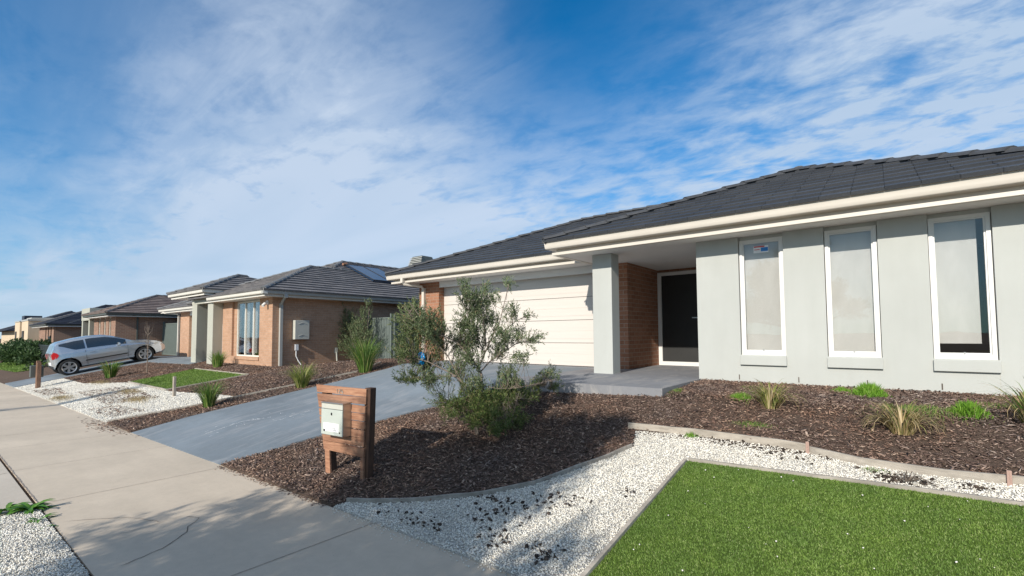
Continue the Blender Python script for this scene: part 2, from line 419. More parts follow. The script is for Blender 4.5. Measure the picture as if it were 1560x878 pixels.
def rotm(n, tilt):
    a = rng.uniform(0, 2 * np.pi, n); b = rng.normal(0, tilt, n); c = rng.normal(0, tilt, n)
    ca, sa, cb, sb, cc, s_ = np.cos(a), np.sin(a), np.cos(b), np.sin(b), np.cos(c), np.sin(c)
    Rz = np.zeros((n, 3, 3)); Rz[:, 0, 0] = ca; Rz[:, 0, 1] = -sa; Rz[:, 1, 0] = sa; Rz[:, 1, 1] = ca; Rz[:, 2, 2] = 1
    Ry = np.zeros((n, 3, 3)); Ry[:, 0, 0] = cb; Ry[:, 0, 2] = sb; Ry[:, 1, 1] = 1; Ry[:, 2, 0] = -sb; Ry[:, 2, 2] = cb
    Rx = np.zeros((n, 3, 3)); Rx[:, 0, 0] = 1; Rx[:, 1, 1] = cc; Rx[:, 1, 2] = -s_; Rx[:, 2, 1] = s_; Rx[:, 2, 2] = cc
    return Rz @ Ry @ Rx
def inst(name, X, Y, Z, base, faces, scale, tilt, mat, kind='stuff', jitter=0, parent=None):
    n = len(X); V = base[None] * scale[:, None, :]
    if jitter: V = V * (1 + rng.uniform(-jitter, jitter, V.shape))
    V = np.einsum('nij,nkj->nki', rotm(n, tilt), V) + np.stack([X, Y, Z], 1)[:, None, :]
    F = (faces[None] + (np.arange(n) * len(base))[:, None, None]).reshape(-1, faces.shape[1])
    return soup(name, V.reshape(-1, 3), F, mat, parent, kind)
CHIP_V = np.array([(-.5, -.5, 0), (.5, -.5, 0), (.5, .5, 0), (-.5, .5, 0), (-.45, -.4, -.5), (.45, -.4, -.5), (.45, .4, -.5), (-.45, .4, -.5)], float)
CHIP_F = np.array([(0, 1, 2, 3), (0, 4, 5, 1), (1, 5, 6, 2), (2, 6, 7, 3), (3, 7, 4, 0)])
def oct_stone():
    v = np.array([(1, 0, 0), (.3, .9, .1), (-.8, .5, 0), (-.8, -.6, .05), (.4, -.9, 0), (.1, .05, .8), (-.1, 0, -.7)], float) * .5
    f = [(i, (i + 1) % 5, 5) for i in range(5)] + [((i + 1) % 5, i, 6) for i in range(5)]; return v, np.array(f)
ST_V, ST_F = oct_stone()
def chips(name, polys, dens, lo=.018, hi=.06, label=None):
    X = []; Y = []
    for p in polys:
        a, b = scatter(p, dens); X.append(a); Y.append(b)
    X = np.concatenate(X); Y = np.concatenate(Y); n = len(X)
    L = lo + (hi - lo) * rng.power(.6, n) * rng.uniform(.4, 1, n); W = L * rng.uniform(.10, .42, n); H = rng.uniform(.003, .009, n)
    o = inst(name, X, Y, zt(X, Y) + .03 + rng.uniform(-.006, .014, n), CHIP_V, CHIP_F, np.stack([L, W, H], 1), .33, M['chips'], jitter=.25)
    return o
def pebbles(name, polys, dens, s0=.009, s1=.022, off=.016):
    X = []; Y = []
    for p in polys:
        a, b = scatter(p, dens); X.append(a); Y.append(b)
    X = np.concatenate(X); Y = np.concatenate(Y); n = len(X); S = rng.uniform(s0, s1, n)
    return inst(name, X, Y, zt(X, Y) + off + rng.uniform(-.004, .006, n), ST_V, ST_F, np.stack([S * 1.2, S, S * rng.uniform(.6, 1, n)], 1), .5, M['pebble'], jitter=.2)
def clods(poly_center, n, spread, size, name, label=None, cat=None):
    cx, cy = poly_center; X = rng.normal(cx, spread[0], n); Y = rng.normal(cy, spread[1], n); S = rng.uniform(.4, 1, n) * size
    o = inst(name, X, Y, zt(X, Y) + .025, ST_V, ST_F, np.stack([S * 1.2, S, S * .6], 1), .5, M['clod'], jitter=.3)
    return o

# ------------------------------------------------------------------ ground and hardscape
def ground_sheet():
    xs = np.concatenate([[-1500, -700, -300, -150], np.arange(-100, 40.1, 2.0), [80, 200, 700, 1500]])
    ys = np.concatenate([[-1500, -600, -200, -60, -20, -12], [-9.6, -2.62, -2.6, -1, .8, 2.45, 3.5, 4.5, 5.5, 6.5, 7.6, 9], np.arange(11, 60, 6), [100, 250, 700, 1500]])
    mb = MB(); g = {}
    def zz(x, y):
        base = ztf(min(max(x, -300), 300), max(y, -2.6))
        if y < -2.61: base -= .17
        return base - .012 if y >= -2.6 else base
    for i in range(len(xs) - 1):
        for j in range(len(ys) - 1):
            P = [(xs[i], ys[j]), (xs[i + 1], ys[j]), (xs[i + 1], ys[j + 1]), (xs[i], ys[j + 1])]
            mb.face([(x, y, zz(x, y)) for x, y in P])
    o = mb.build('ground', M['soil']); tag(o, kind='structure'); return o
ground_sheet()
# road beyond the nature strip (behind the photographer)
mb = MB()
for i in range(-100, 30, 5):
    za, zb = ztf(i, -2.6) - .145, ztf(i + 5, -2.6) - .145
    mb.face([(i, -9.6, za), (i + 5, -9.6, zb), (i + 5, -2.9, zb), (i, -2.9, za)])
tag(mb.build('road', M['asphalt']), kind='structure')
mb = MB()
for i in range(-100, 30, 5):
    za, zb = ztf(i, -2.6), ztf(i + 5, -2.6)
    P = [(i, -2.9, za - .2), (i + 5, -2.9, zb - .2), (i, -2.58, za - .2), (i + 5, -2.58, zb - .2), (i, -2.84, za - .005), (i + 5, -2.84, zb - .005), (i, -2.58, za + .004), (i + 5, -2.58, zb + .004)]
    mb.hexa(P)
tag(mb.build('kerb', M['kerb']), kind='structure')

YL, YR = .78, 2.45
# footpath with joints, cracks
fp = MB(); drape(fp, [(-100, YL), (30, YL), (30, YR), (-100, YR)], .004, 1.2, skirt=.06)
def ribbon(mb, pts, w, off, mi, jit=0):
    pts = [Vector((p[0], p[1], 0)) for p in pts]
    # densify
    q = []
    for a, b in zip(pts[:-1], pts[1:]):
        k = max(1, int((b - a).length / .05)) if jit else max(1, int((b - a).length / .6))
        for j in range(k): q.append(a.lerp(b, j / k))
    q.append(pts[-1])
    if jit: q = [p + Vector((random.uniform(-jit, jit), random.uniform(-jit, jit), 0)) for p in q]
    L = []
    for i, p in enumerate(q):
        d = (q[min(i + 1, len(q) - 1)] - q[max(i - 1, 0)]).normalized(); nn = Vector((-d.y, d.x, 0)); ww = w * (random.uniform(.35, 1.3) if jit else 1) / 2
        if jit and i in (0, len(q) - 1): ww *= .2
        L.append((p + nn * ww, p - nn * ww))
    for (a, b), (c, d) in zip(L[:-1], L[1:]):
        mb.face([(v.x, v.y, ztf(v.x, v.y) + off) for v in (b, d, c, a)], mi=mi)
for x in (-15.7, -12.6, -10.95, -8.8, -6.62, -3.46, -1.9, -.4, 1.1, -18.8, -21.9, -25, -28, -31):
    ribbon(fp, [(x, YL + .01), (x + random.uniform(-.02, .02), YR - .01)], .007 if x > -11 else .009, .0075, 1)
ribbon(fp, [(-40, YL), (-6.4, YL)], .016, .0078, 1, .003)
ribbon(fp, [(-5.0, 1.54), (-4.85, 1.60), (-4.77, 1.54), (-4.70, 1.47), (-4.57, 1.42), (-4.48, 1.33), (-4.36, 1.2), (-4.33, 1.12), (-4.25, .92)], .0065, .0082, 2, .006)
ribbon(fp, [(-5.79, .81), (-5.70, .93), (-5.61, 1.03), (-5.42, 1.21), (-5.2, 1.31), (-5.0, 1.37)], .006, .0082, 1, .010)
ribbon(fp, [(-4.98, 1.02), (-5.0, 1.2), (-5.02, 1.4), (-5.05, 1.56)], .004, .0085, 1, .004)
ribbon(fp, [(-5.05, 1.6), (-5.1, 2.0), (-5.13, 2.4)], .004, .0082, 1, .003)
tag(fp.build('footpath', [M['path'], M['groove'], M['crack']]), kind='structure')

# driveway crossing between footpath and kerb
mb = MB(); drape(mb, [(-11.4, -2.55), (-6.0, -2.55), (-6.55, YL - .03), (-10.9, YL - .03)], .004, 1.0, skirt=.05)
ribbon(mb, [(-8.7, -2.5), (-8.7, YL - .05)], .012, .0075, 1)
tag(mb.build('driveway_crossing', [M['apron'], M['groove']]), kind='structure')

# driveway
DL = [(-10.87, YR + .005), (-10.32, 4.16), (-9.75, 5.89), (-9.55, 7.04), (-9.62, 8.95)]
DR = [(-6.80, YR + .005), (-6.52, 2.95), (-6.30, 3.58), (-5.95, 4.34), (-5.60, 5.14), (-5.2, 5.72), (-4.85, 5.86)]
dpoly = DL + [(-4.85, 8.95)] + DR[::-1]
dw = MB(); drape(dw, dpoly, .045, .7, skirt=.12)
random.seed(3)
LN = [((-8.73, 2.96), (-8.71, 3.52)), ((-8.71, 3.52), (-8.39, 3.77)), ((-8.0, 3.70), (-7.9, 4.3)), ((-8.05, 3.6), (-7.9, 3.75))]
for i in range(95):   # white scuffs
    (ax_, ay_), (bx_, by_) = random.choice(LN[:3]); t = random.random(); cx = ax_ + (bx_ - ax_) * t + random.gauss(0, .015); cy = ay_ + (by_ - ay_) * t + random.gauss(0, .02); a = math.atan2(by_ - ay_, bx_ - ax_) + random.gauss(0, .12)
    if random.random() < .3: cx += random.gauss(0, .16); cy += random.gauss(0, .16); a = random.uniform(0, 3)
    L = random.uniform(.01, .05); w = random.uniform(.003, .008); k = 7; pts = []
    for q in range(k):
        th = 2 * math.pi * q / k; rr = random.uniform(.6, 1.1); u, v = L * math.cos(th) * rr, w * math.sin(th) * rr
        X, Y = cx + u * math.cos(a) - v * math.sin(a), cy + u * math.sin(a) + v * math.cos(a); pts.append((X, Y, ztf(X, Y) + .0485))
    dw.face(pts, mi=1)
dw.v = [(x, y, z - .037 * min(1, max(0, (3.3 - y) / .85)) - .012 * min(1, max(0, (y - 6.5) / 1.5))) for x, y, z in dw.v]
tag(dw.build('driveway', [M['drive'], M['chalk']]), kind='structure')
# neighbour driveways
mb = MB(); drape(mb, [(-31.6, YR + .005), (-28.0, YR + .005), (-28.1, 5.9), (-27.9, 6.9), (-23.0, 7.1), (-23.0, 9.0), (-31.5, 9.0)], .04, 1.0, skirt=.1)
tag(mb.build('neighbour_driveway', M['drive']), kind='structure')
mb = MB(); drape(mb, [(-41.5, YR + .005), (-37.2, YR + .005), (-37.2, 9.0), (-41.5, 9.0)][::1], .03, 1.5, skirt=.1)
#tag(mb.build('far_driveway', M['drive']), kind='structure')

# planting areas
EU = [(-2.40, 5.18), (-1.65, 5.22), (-.84, 5.20), (-.22, 5.04), (.32, 5.01), (.64, 5.05), (1.6, 5.12), (3.4, 5.2)]     # upper timber edge
CE = [(-4.05, 2.56), (-3.70, 2.70), (-3.36, 2.87), (-2.89, 3.2), (-2.58, 3.56), (-2.39, 4.0), (-2.23, 4.36), (-2.12, 4.68)]  # curved edge
TU = [(-1.52, YR + .02), (5.2, YR + .02), (5.2, 4.72), (.67, 4.64), (-.25, 4.60), (-1.5, 4.52)]
MULCH1 = [(-6.74, YR + .001), (-4.15, YR + .001)] + CE + [(-2.3, 5.16)] + EU[1:] + [(5.2, 5.26), (5.2, 7.74), (-2.3, 7.74), (-2.3, 6.06), (-4.85, 5.84), (-5.22, 5.70), (-5.62, 5.12), (-5.97, 4.32), (-6.32, 3.56), (-6.54, 2.94)]
GRAV1 = [(-4.1, YR + .001), (-1.54, YR + .001), (-1.52, 4.54), (-.25, 4.62), (.67, 4.66), (5.2, 4.74), (5.2, 5.25)] + EU[::-1][:-1] + [(-2.3, 5.13)] + CE[::-1]
NSTRIP = [(-12.71, YR + .001), (-10.91, YR + .001), (-10.36, 4.16), (-9.79, 5.89), (-9.6, 7.04), (-9.65, 8.9), (-10.5, 8.9), (-10.9, 8.0), (-10.22, 6.69), (-10.92, 5.23), (-11.67, 3.75)]
NBTURF = [(-20.66, 4.54), (-16.2, 4.44), (-15.81, 6.48), (-20.75, 6.57)]
NBGRAV = [(-28.0, YR + .001), (-12.75, YR + .001), (-11.72, 3.75), (-11.4, 4.45), (-16.2, 4.40), (-20.7, 4.50), (-23.59, 3.84), (-28.1, 3.9)]
NBMULCH = [(-28.05, 3.92), (-23.59, 3.86), (-20.72, 4.52), (-20.82, 6.62), (-15.76, 6.52), (-16.15, 4.46), (-11.4, 4.5), (-10.97, 5.23), (-10.27, 6.69), (-10.6, 8.0), (-10.6, 13.9), (-16.9, 13.9), (-16.95, 7.7), (-23.0, 7.7), (-23.0, 7.05), (-27.85, 6.85), (-28.1, 5.9)]
FARM = [(-60, YR + .001), (-31.65, YR + .001), (-31.6, 7.6), (-60, 7.6)]
mb = MB(); drape(mb, MULCH1, .022, .5, skirt=.04); tag(mb.build('garden_bed', M['mulch_base']), kind='structure')
mb = MB(); drape(mb, NSTRIP, .022, .7, skirt=.04); drape(mb, NBMULCH, .020, .9, skirt=.04); tag(mb.build('neighbour_garden_bed', M['mulch_base']), kind='structure')
mb = MB(); drape(mb, FARM, .010, 1.5); tag(mb.build('far_garden_bed', M['mulch_base']), kind='structure')
mb = MB(); drape(mb, GRAV1, .012, .5, skirt=.04); tag(mb.build('gravel_strip', M['gravel_base']), kind='structure')
mb = MB(); drape(mb, NBGRAV, .012, .8, skirt=.04); tag(mb.build('neighbour_gravel', M['gravel_base']), kind='structure')
VERGE = [(-6.45, YL - .02), (-5.9, -2.5), (14, -2.5), (14, YL - .02)]
mb = MB(); drape(mb, VERGE, .010, .6, skirt=.04); tag(mb.build('gravel_verge', M['gravel_base']), kind='structure')
mb = MB(); drape(mb, [(-60, -2.5), (-11.5, -2.5), (-10.95, YL - .03), (-60, YL - .03)], .010, 1.5); tag(mb.build('verge', M['apron']), kind='structure')
# chips and pebbles
tag(chips('bark_mulch', [[p for p in MULCH1]], 2300, .012, .075), 'dark brown bark chips covering the sloping garden bed around the shrub', 'mulch', kind='stuff')
tag(chips('bark_mulch', [NSTRIP, NBMULCH], 700, .03, .09), 'brown bark chips on the beds around the neighbouring lawn', 'mulch', kind='stuff')
tag(pebbles('white_gravel', [GRAV1], 8000, .008, .018), 'white crushed stone strip between the bark beds and the turf', 'gravel', kind='stuff')
NEARV2 = [(-3.19, YL - .02), (-3.19, -.2), (1.5, -.2), (1.5, YL - .02)]
NEARV = [(-6.45, YL - .02), (-6.2, -.6), (-3.2, -.6), (-3.2, YL - .02)]
tag(pebbles('white_gravel', [NEARV, NEARV2], 8000, .008, .017), 'white crushed stone of the verge beside the footpath', 'gravel', kind='stuff')
tag(pebbles('white_gravel', [NBGRAV], 1100, .014, .032), 'white crushed stone in front of the neighbouring lawn', 'gravel', kind='stuff')
BR = [[(-20.5, 3.2), (-15.5, 3.0), (-14.8, 3.9), (-19.5, 4.2)], [(-24.5, 2.6), (-21.5, 2.55), (-20.5, 3.0), (-23.5, 3.2)], [(-15.5, 2.6), (-13.2, 2.6), (-12.9, 3.2), (-15.0, 3.1)]]
tag(chips('bark_mulch', BR, 260, .03, .08), 'brown bark and dry litter strewn over the neighbouring white gravel', 'mulch', kind='stuff')
# stray stones and chips on path edges
def spill():
    n = 260; X = np.concatenate([rng.uniform(-4.1, -1.6, n)]); Y = YR - np.abs(rng.normal(0, .05, n)); S = rng.uniform(.006, .016, n)
    inst('stray_pebbles', X, Y, zt(X, Y) + .01, ST_V, ST_F, np.stack([S] * 3, 1), .5, M['pebble'])
    n = 300; X = rng.uniform(-6.7, -4.2, n); Y = YR - np.abs(rng.normal(0, .04, n)); L = rng.uniform(.01, .035, n)
    inst('stray_bark', X, Y, zt(X, Y) + .008, CHIP_V, CHIP_F, np.stack([L, L * .35, L * .15], 1), .15, M['chips'])
    n = 380; X = rng.normal(-12.1, .7, n); Y = YR - np.abs(rng.normal(0, .14, n)); L = rng.uniform(.015, .05, n)
    inst('stray_bark', X, Y, zt(X, Y) + .008, CHIP_V, CHIP_F, np.stack([L, L * .4, L * .15], 1), .15, M['chips'])
spill()
for o in COL.objects:
    if o.name.startswith('stray_pebbles'): tag(o, 'white pebbles strayed onto the footpath edge', 'pebbles', kind='stuff')
    if o.name.startswith('stray_bark'): tag(o, 'bark crumbs strayed onto the footpath edge', 'bark crumbs', kind='stuff')
clods((-2.6, 3.05), 46, (.22, .12), .05, 'soil_clods')
clods((-2.25, 3.35), 34, (.12, .10), .045, 'soil_clods')
clods((-3.2, 2.62), 30, (.25, .06), .04, 'soil_clods')
clods((-1.9, 2.7), 26, (.08, .06), .04, 'soil_clods')
clods((-2.35, 2.72), 26, (.1, .06), .035, 'soil_clods')
clods((-1.75, 3.75), 14, (.05, .05), .03, 'soil_clods')
clods((-1.1, 5.13), 70, (.35, .07), .038, 'soil_clods')
clods((-.75, 4.95), 30, (.12, .05), .03, 'soil_clods')
clods((.05, 4.82), 66, (.13, .05), .04, 'soil_clods')
clods((.45, 4.86), 36, (.05, .03), .03, 'soil_clods')
for o in list(COL.objects):
    if o.name.startswith('soil_clods'):
        x, y, z = o.data.vertices[0].co
        tag(o, 'dark crumbs of soil and bark spilled on the white gravel', 'soil', kind='stuff')

# turf
mb = MB(); drape(mb, TU, .03, .5, skirt=.05); tag(mb.build('turf_ground', M['turf_base']), kind='structure')
def turf_blades(name, poly, dens, h0, h1, w, mat, off=.03):
    X, Y = scatter(poly, dens); n = len(X)
    base = np.array([(-.5, 0, 0), (.5, 0, 0), (.35, .25, .6), (0, .9, 1.0)], float); F = np.array([(0, 1, 2, 3)])
    H = rng.uniform(h0, h1, n)
    return inst(name, X, Y, zt(X, Y) + off - .002, base, F, np.stack([np.full(n, w) * rng.uniform(.7, 1.3, n), H * .6, H], 1), .3, mat, jitter=.2)
tag(turf_blades('turf', TU, 27000, .009, .017, .0042, M['turf']), 'bright green synthetic lawn blades in the timber edged patch', 'lawn', kind='stuff')
mb = MB(); drape(mb, NBTURF, .03, .8); tag(mb.build('neighbour_turf_ground', M['turf_base']), kind='structure')
tag(turf_blades('turf', NBTURF, 1500, .02, .04, .014, M['turf']), 'small green lawn patch in front of the salmon brick house', 'lawn', kind='stuff')
FL = [(-58, 3.3), (-40, 3.5), (-38.5, 4.3), (-44, 5.3), (-60, 5.2)]
mb = MB(); drape(mb, FL, .03, 1.5); tag(mb.build('far_lawn_ground', M['grass_base']), kind='structure')
tag(turf_blades('far_lawn', FL, 120, .04, .08, .03, M['turf']), 'strip of lawn by the far driveway', 'lawn', kind='stuff')
# flecks on turf
X, Y = scatter(TU, 9); S = rng.uniform(.006, .016, len(X))
tag(inst('lawn_pebbles', X, Y, zt(X, Y) + .05, ST_V, ST_F, np.stack([S] * 3, 1), .5, M['pebble']), 'stray white pebbles lying on the green turf', 'pebbles', kind='stuff')

# timber edging
def edging(name, pts, w, h, label, mat=M['sleeper'], sink=.06, group=None, lift=0, dens=.25):
    P = [Vector((p[0], p[1], 0)) for p in pts]; q = []
    for a, b in zip(P[:-1], P[1:]):
        k = max(1, int((b - a).length / dens)); q += [a.lerp(b, j / k) for j in range(k)]
    q.append(P[-1]); loc = (q[0].x, q[0].y, ztf(q[0].x, q[0].y)); mb = MB(); rings = []
    for i, p in enumerate(q):
        d = (q[min(i + 1, len(q) - 1)] - q[max(i - 1, 0)]).normalized(); nn = Vector((-d.y, d.x, 0)) * (w / 2); z = ztf(p.x, p.y) + lift
        wob = random.uniform(-.003, .003)
        rings.append([(p + nn).to_tuple()[:2] + (z - sink,), (p + nn).to_tuple()[:2] + (z + h + wob,), (p - nn).to_tuple()[:2] + (z + h + wob,), (p - nn).to_tuple()[:2] + (z - sink,)])
    for a, b in zip(rings[:-1], rings[1:]):
        for k in range(3): mb.face([a[k], b[k], b[k + 1], a[k + 1]])
    mb.face(rings[0]); mb.face(rings[-1][::-1])
    o = mb.build(name, mat, loc=loc); bev(o, .004, 2); return tag(o, label, 'timber edging', group)
G = 'timber garden edging boards'
edging('timber_edging', EU[:3] + [(-.62, 5.16)], .03, .075, 'grey timber edging board at the free left end above the white gravel', lift=.01, group=G)
edging('timber_edging', [(-.60, 5.145), (-.22, 5.03), (.32, 5.0), (.66, 5.045)], .03, .07, 'grey timber edging board curving between the two red pegs', lift=.005, group=G)
edging('timber_edging', [(.67, 5.045), (1.6, 5.11), (3.4, 5.2), (5.2, 5.25)], .03, .07, 'grey timber edging board running off to the right above the gravel', lift=.005, group=G)
edging('timber_edging', CE[:-1] + [(-2.13, 4.68)], .020, .055, 'curved timber edging strip between bark bed and white gravel', lift=0, group=G, dens=.12)
edging('timber_edging', [(-1.52, YR + .03), (-1.52, 4.50)], .03, .06, 'grey timber edging along the left side of the green turf', group=G)
edging('timber_edging', [(-1.5, 4.54), (-.25, 4.615), (.67, 4.655), (5.2, 4.72)], .03, .055, 'pale timber edging along the back of the green turf', group=G)
edging('timber_edging', [(-12.71, YR + .02), (-11.67, 3.75), (-10.92, 5.23), (-10.22, 6.69), (-10.5, 7.6)], .03, .06, 'thin timber edging beside the bark strip left of the blue grey driveway', group=G)
edging('timber_edging', NBTURF[:2], .04, .06, 'front timber edging of the neighbouring lawn patch', group=G)
edging('timber_edging', [NBTURF[1], NBTURF[2]], .04, .06, 'right timber edging of the neighbouring lawn patch', group=G)
edging('timber_edging', [NBTURF[2], NBTURF[3]], .04, .07, 'back timber edging of the neighbouring lawn patch', group=G)
for (x, y, lb) in ((-.61, 5.125, 'short red timber peg at the joint of the left edging boards'), (.665, 5.015, 'short red timber peg near the right edge of the photo')):
    z = ztf(x, y); mb = MB().box(x - .014, x + .014, y - .01, y + .01, z - .1, z + .12); bev(tag(mb.build('edging_peg', M['pegw'], loc=(x, y, z)), lb, 'peg', 'red timber pegs'), .003)

# ------------------------------------------------------------------ roofs
def clip_convex(sub, clip):
    out = list(sub)
    for i in range(len(clip)):
        a, b = clip[i], clip[(i + 1) % len(clip)]; inp = out; out = []
        if not inp: return []
        def sd(p): return (b[0] - a[0]) * (p[1] - a[1]) - (b[1] - a[1]) * (p[0] - a[0])
        for k in range(len(inp)):
            p, q = inp[k], inp[(k + 1) % len(inp)]; sp, sq = sd(p), sd(q)
            if sp >= -1e-9: out.append(p)
            if (sp > 1e-9 and sq < -1e-9) or (sp < -1e-9 and sq > 1e-9):
                t = sp / (sp - sq); out.append((p[0] + (q[0] - p[0]) * t, p[1] + (q[1] - p[1]) * t))
    return out
def tile_plane(mb, O, U, poly, pitch=T, tw=.33, th=.32, lift=.030, off=0, gap=.004):
    """O eave corner, U unit vector along eave (counter-clockwise from above), poly in (u, v) plan coordinates (v measured in plan)"""
    U = Vector(U); Vp = Vector((-U.y, U.x, 0)); sl = math.sqrt(1 + pitch * pitch); N = (Vector((0, 0, 1)) - Vp * pitch).normalized()
    O = Vector(O); dv = th / sl
    umin = min(p[0] for p in poly); umax = max(p[0] for p in poly); vmax = max(p[1] for p in poly)
    def P(u, v, h): return O + U * u + Vp * v + Vector((0, 0, pitch * v)) + N * h
    r = 0; v = -.04
    mb.face([P(a, b, -.01) for a, b in poly], uvs=[(a, b * sl) for a, b in poly])
    while v < vmax:
        v2 = v + dv; k0 = math.floor(umin / tw) - 1
        for k in range(k0, int(umax / tw) + 2):
            u0 = k * tw; dz = random.uniform(-.003, .003)
            q = clip_convex([(u0 + gap / 2, v), (u0 + tw - gap / 2, v), (u0 + tw - gap / 2, v2 + .01), (u0 + gap / 2, v2 + .01)], poly)
            if v < 0: 
                q = clip_convex([(u0 + gap / 2, 0), (u0 + tw - gap / 2, 0), (u0 + tw - gap / 2, v2 + .01), (u0 + gap / 2, v2 + .01)], poly)
                if q: q = [(a, (b if b > 1e-6 else -.04)) for a, b in q]
            if len(q) < 3: continue
            def h(a, b):
                w = (a - u0) / tw
                prof = .006 * math.cos(w * 2 * math.pi)
                return .004 + (lift) * (1 - (b - v) / dv) + dz + prof
            # split at the tile's middle for the slight dish
            top = [P(a, b, h(a, b)) for a, b in q]
            uvq = [(u0 + .01 + min(max(a - u0, 0), .30), (r * th + .01 + min(max((b - v) * sl, 0), .30))) for a, b in q]
            mb.face(top, uvs=uvq)
            n = len(q)
            for i in range(n):
                j = (i + 1) % n; a, b = q[i], q[j]
                mb.face([top[i], P(a[0], a[1], -.008), P(b[0], b[1], -.008), top[j]], uvs=[uvq[i], uvq[i], uvq[j], uvq[j]])
        v = v2; r += 1
def caps(mb, a, b, r=.11, L=.40, hi=.02):
    a, b = Vector(a), Vector(b); mb.tube([a - Vector((0, 0, .02)), b - Vector((0, 0, .02))], .075, 6); d = (b - a); n = max(1, round(d.length / L)); d.normalize()
    side = d.cross(Vector((0, 0, 1))).normalized(); up = side.cross(d).normalized(); seg = (b - a).length / n
    for i in range(n):
        p0 = a + d * (seg * i - .015); p1 = a + d * (seg * (i + 1) + .02); k = 7
        j = random.uniform(-.006, .006)
        A = []; B = []; A2 = []
        for q in range(k):
            t = math.pi * q / (k - 1); x, y = math.cos(t), math.sin(t)
            A.append(p0 + side * x * r + up * (y * r * .62 - .02 + hi + j)); B.append(p1 + side * x * r * .9 + up * (y * r * .55 - .02 + j)); A2.append(p0 + side * x * r * .8 + up * (y * r * .42 - .02 + hi * .3))
        for q in range(k - 1): mb.face([A[q], A[q + 1], B[q + 1], B[q]]); mb.face([A2[q], A2[q + 1], A[q + 1], A[q]])
def hip_roof(tm, cm, x0, x1, y0, y1, z, planes='flrb', pitch=T, tw=.33, caps_on='abcdr', lift=.030):
    w, d = x1 - x0, y1 - y0; h = min(w, d) / 2; pk = z + h * pitch
    def quad(L): return [(0, 0), (L, 0), (L - h, h), (h, h)] if L - 2 * h > 1e-3 else [(0, 0), (L, 0), (L / 2, L / 2)]
    if 'f' in planes: tile_plane(tm, (x0, y0, z), (1, 0, 0), quad(w), pitch, tw, lift=lift)
    if 'r' in planes: tile_plane(tm, (x1, y0, z), (0, 1, 0), quad(d), pitch, tw, lift=lift)
    if 'b' in planes: tile_plane(tm, (x1, y1, z), (-1, 0, 0), quad(w), pitch, tw, lift=lift)
    if 'l' in planes: tile_plane(tm, (x0, y1, z), (0, -1, 0), quad(d), pitch, tw, lift=lift)
    o = .03
    if 'a' in caps_on: caps(cm, (x0, y0, z + o), (x0 + h, y0 + h, pk + o))
    if 'b' in caps_on: caps(cm, (x1, y0, z + o), (x1 - h, y0 + h, pk + o))
    if 'c' in caps_on: caps(cm, (x0, y1, z + o), (x0 + h, y1 - h, pk + o))
    if 'd' in caps_on: caps(cm, (x1, y1, z + o), (x1 - h, y1 - h, pk + o))
    if 'r' in caps_on and abs(w - d) > .01:
        if w > d: caps(cm, (x0 + h, y0 + h, pk + o), (x1 - h, y0 + h, pk + o))
        else: caps(cm, (x0 + h, y0 + h, pk + o), (x0 + h, y1 - h, pk + o))
# gutter profile relative to roof edge line at z: out = outward
GP = [(-.15, -.15), (-.03, -.15), (-.012, -.135), (-.006, -.09), (-.002, -.055), (.004, -.03), (.010, -.012), (.010, .004), (-.004, .008), (-.010, -.002), (-.014, -.05), (-.15, -.05), (-.15, -.15)]
def gutter(mb, path): mb.sweep(path, GP)

# ------------------------------------------------------------------ MAIN HOUSE
H1 = empty('house', (-4, 7.7, .86), 'single storey grey rendered house with charcoal tiled roof and double garage, at right', 'house')
F0 = .88
tm, cm = MB(), MB()
random.seed(11)
hip_roof(tm, cm, -4.91, 2.39, 7.13, 19.0, 3.31, 'flr', caps_on='abr')
hip_roof(tm, cm, -11.25, 2.385, 8.30, 16.56, 3.33, 'flb', caps_on='acr')
hip_roof(tm, cm, -11.235, 3.36, 9.15, 25.0, 3.325, 'flrb', caps_on='abcdr')
roof = tm.build('roof', M['tile'], H1)
cm.build('ridge_capping', M['cap'], roof)
mb = MB()
gutter(mb, [(-4.91, 9.4, 3.31), (-4.91, 7.13, 3.31), (2.39, 7.13, 3.31), (2.39, 12.0, 3.31)])
weld(mb.build('gutter', M['cream'], H1), smooth_angle=50)
mb = MB()
gutter(mb, [(-11.25, 24.9, 3.32), (-11.25, 8.30, 3.32), (-4.94, 8.30, 3.32)])
weld(mb.build('gutter', M['cream'], H1), smooth_angle=50)
FP = [(-.05, .13), (-.05, .05), (.015, .05), (.015, 0), (-.07, 0), (-.07, .13), (-.05, .13)]
mb = MB(); mb.sweep([(-4.79, 9.4, 3.05), (-4.79, 7.25, 3.05), (2.27, 7.25, 3.05), (2.27, 12, 3.05)], FP)
mb.build('fascia', M['cream'], H1)
mb = MB(); mb.sweep([(-11.13, 24.8, 3.065), (-11.13, 8.42, 3.065), (-4.40, 8.42, 3.065)], FP)
mb.build('fascia', M['cream'], H1)
mb = MB(); mb.box(-4.79, 2.27, 7.252, 12.0, 3.056, 3.075); mb.box(-11.13, -4.4, 8.422, 9.3, 3.078, 3.095); mb.box(-11.13, -10.5, 9.3, 24.7, 3.078, 3.095)
mb.build('soffit', M['soffit'], H1)
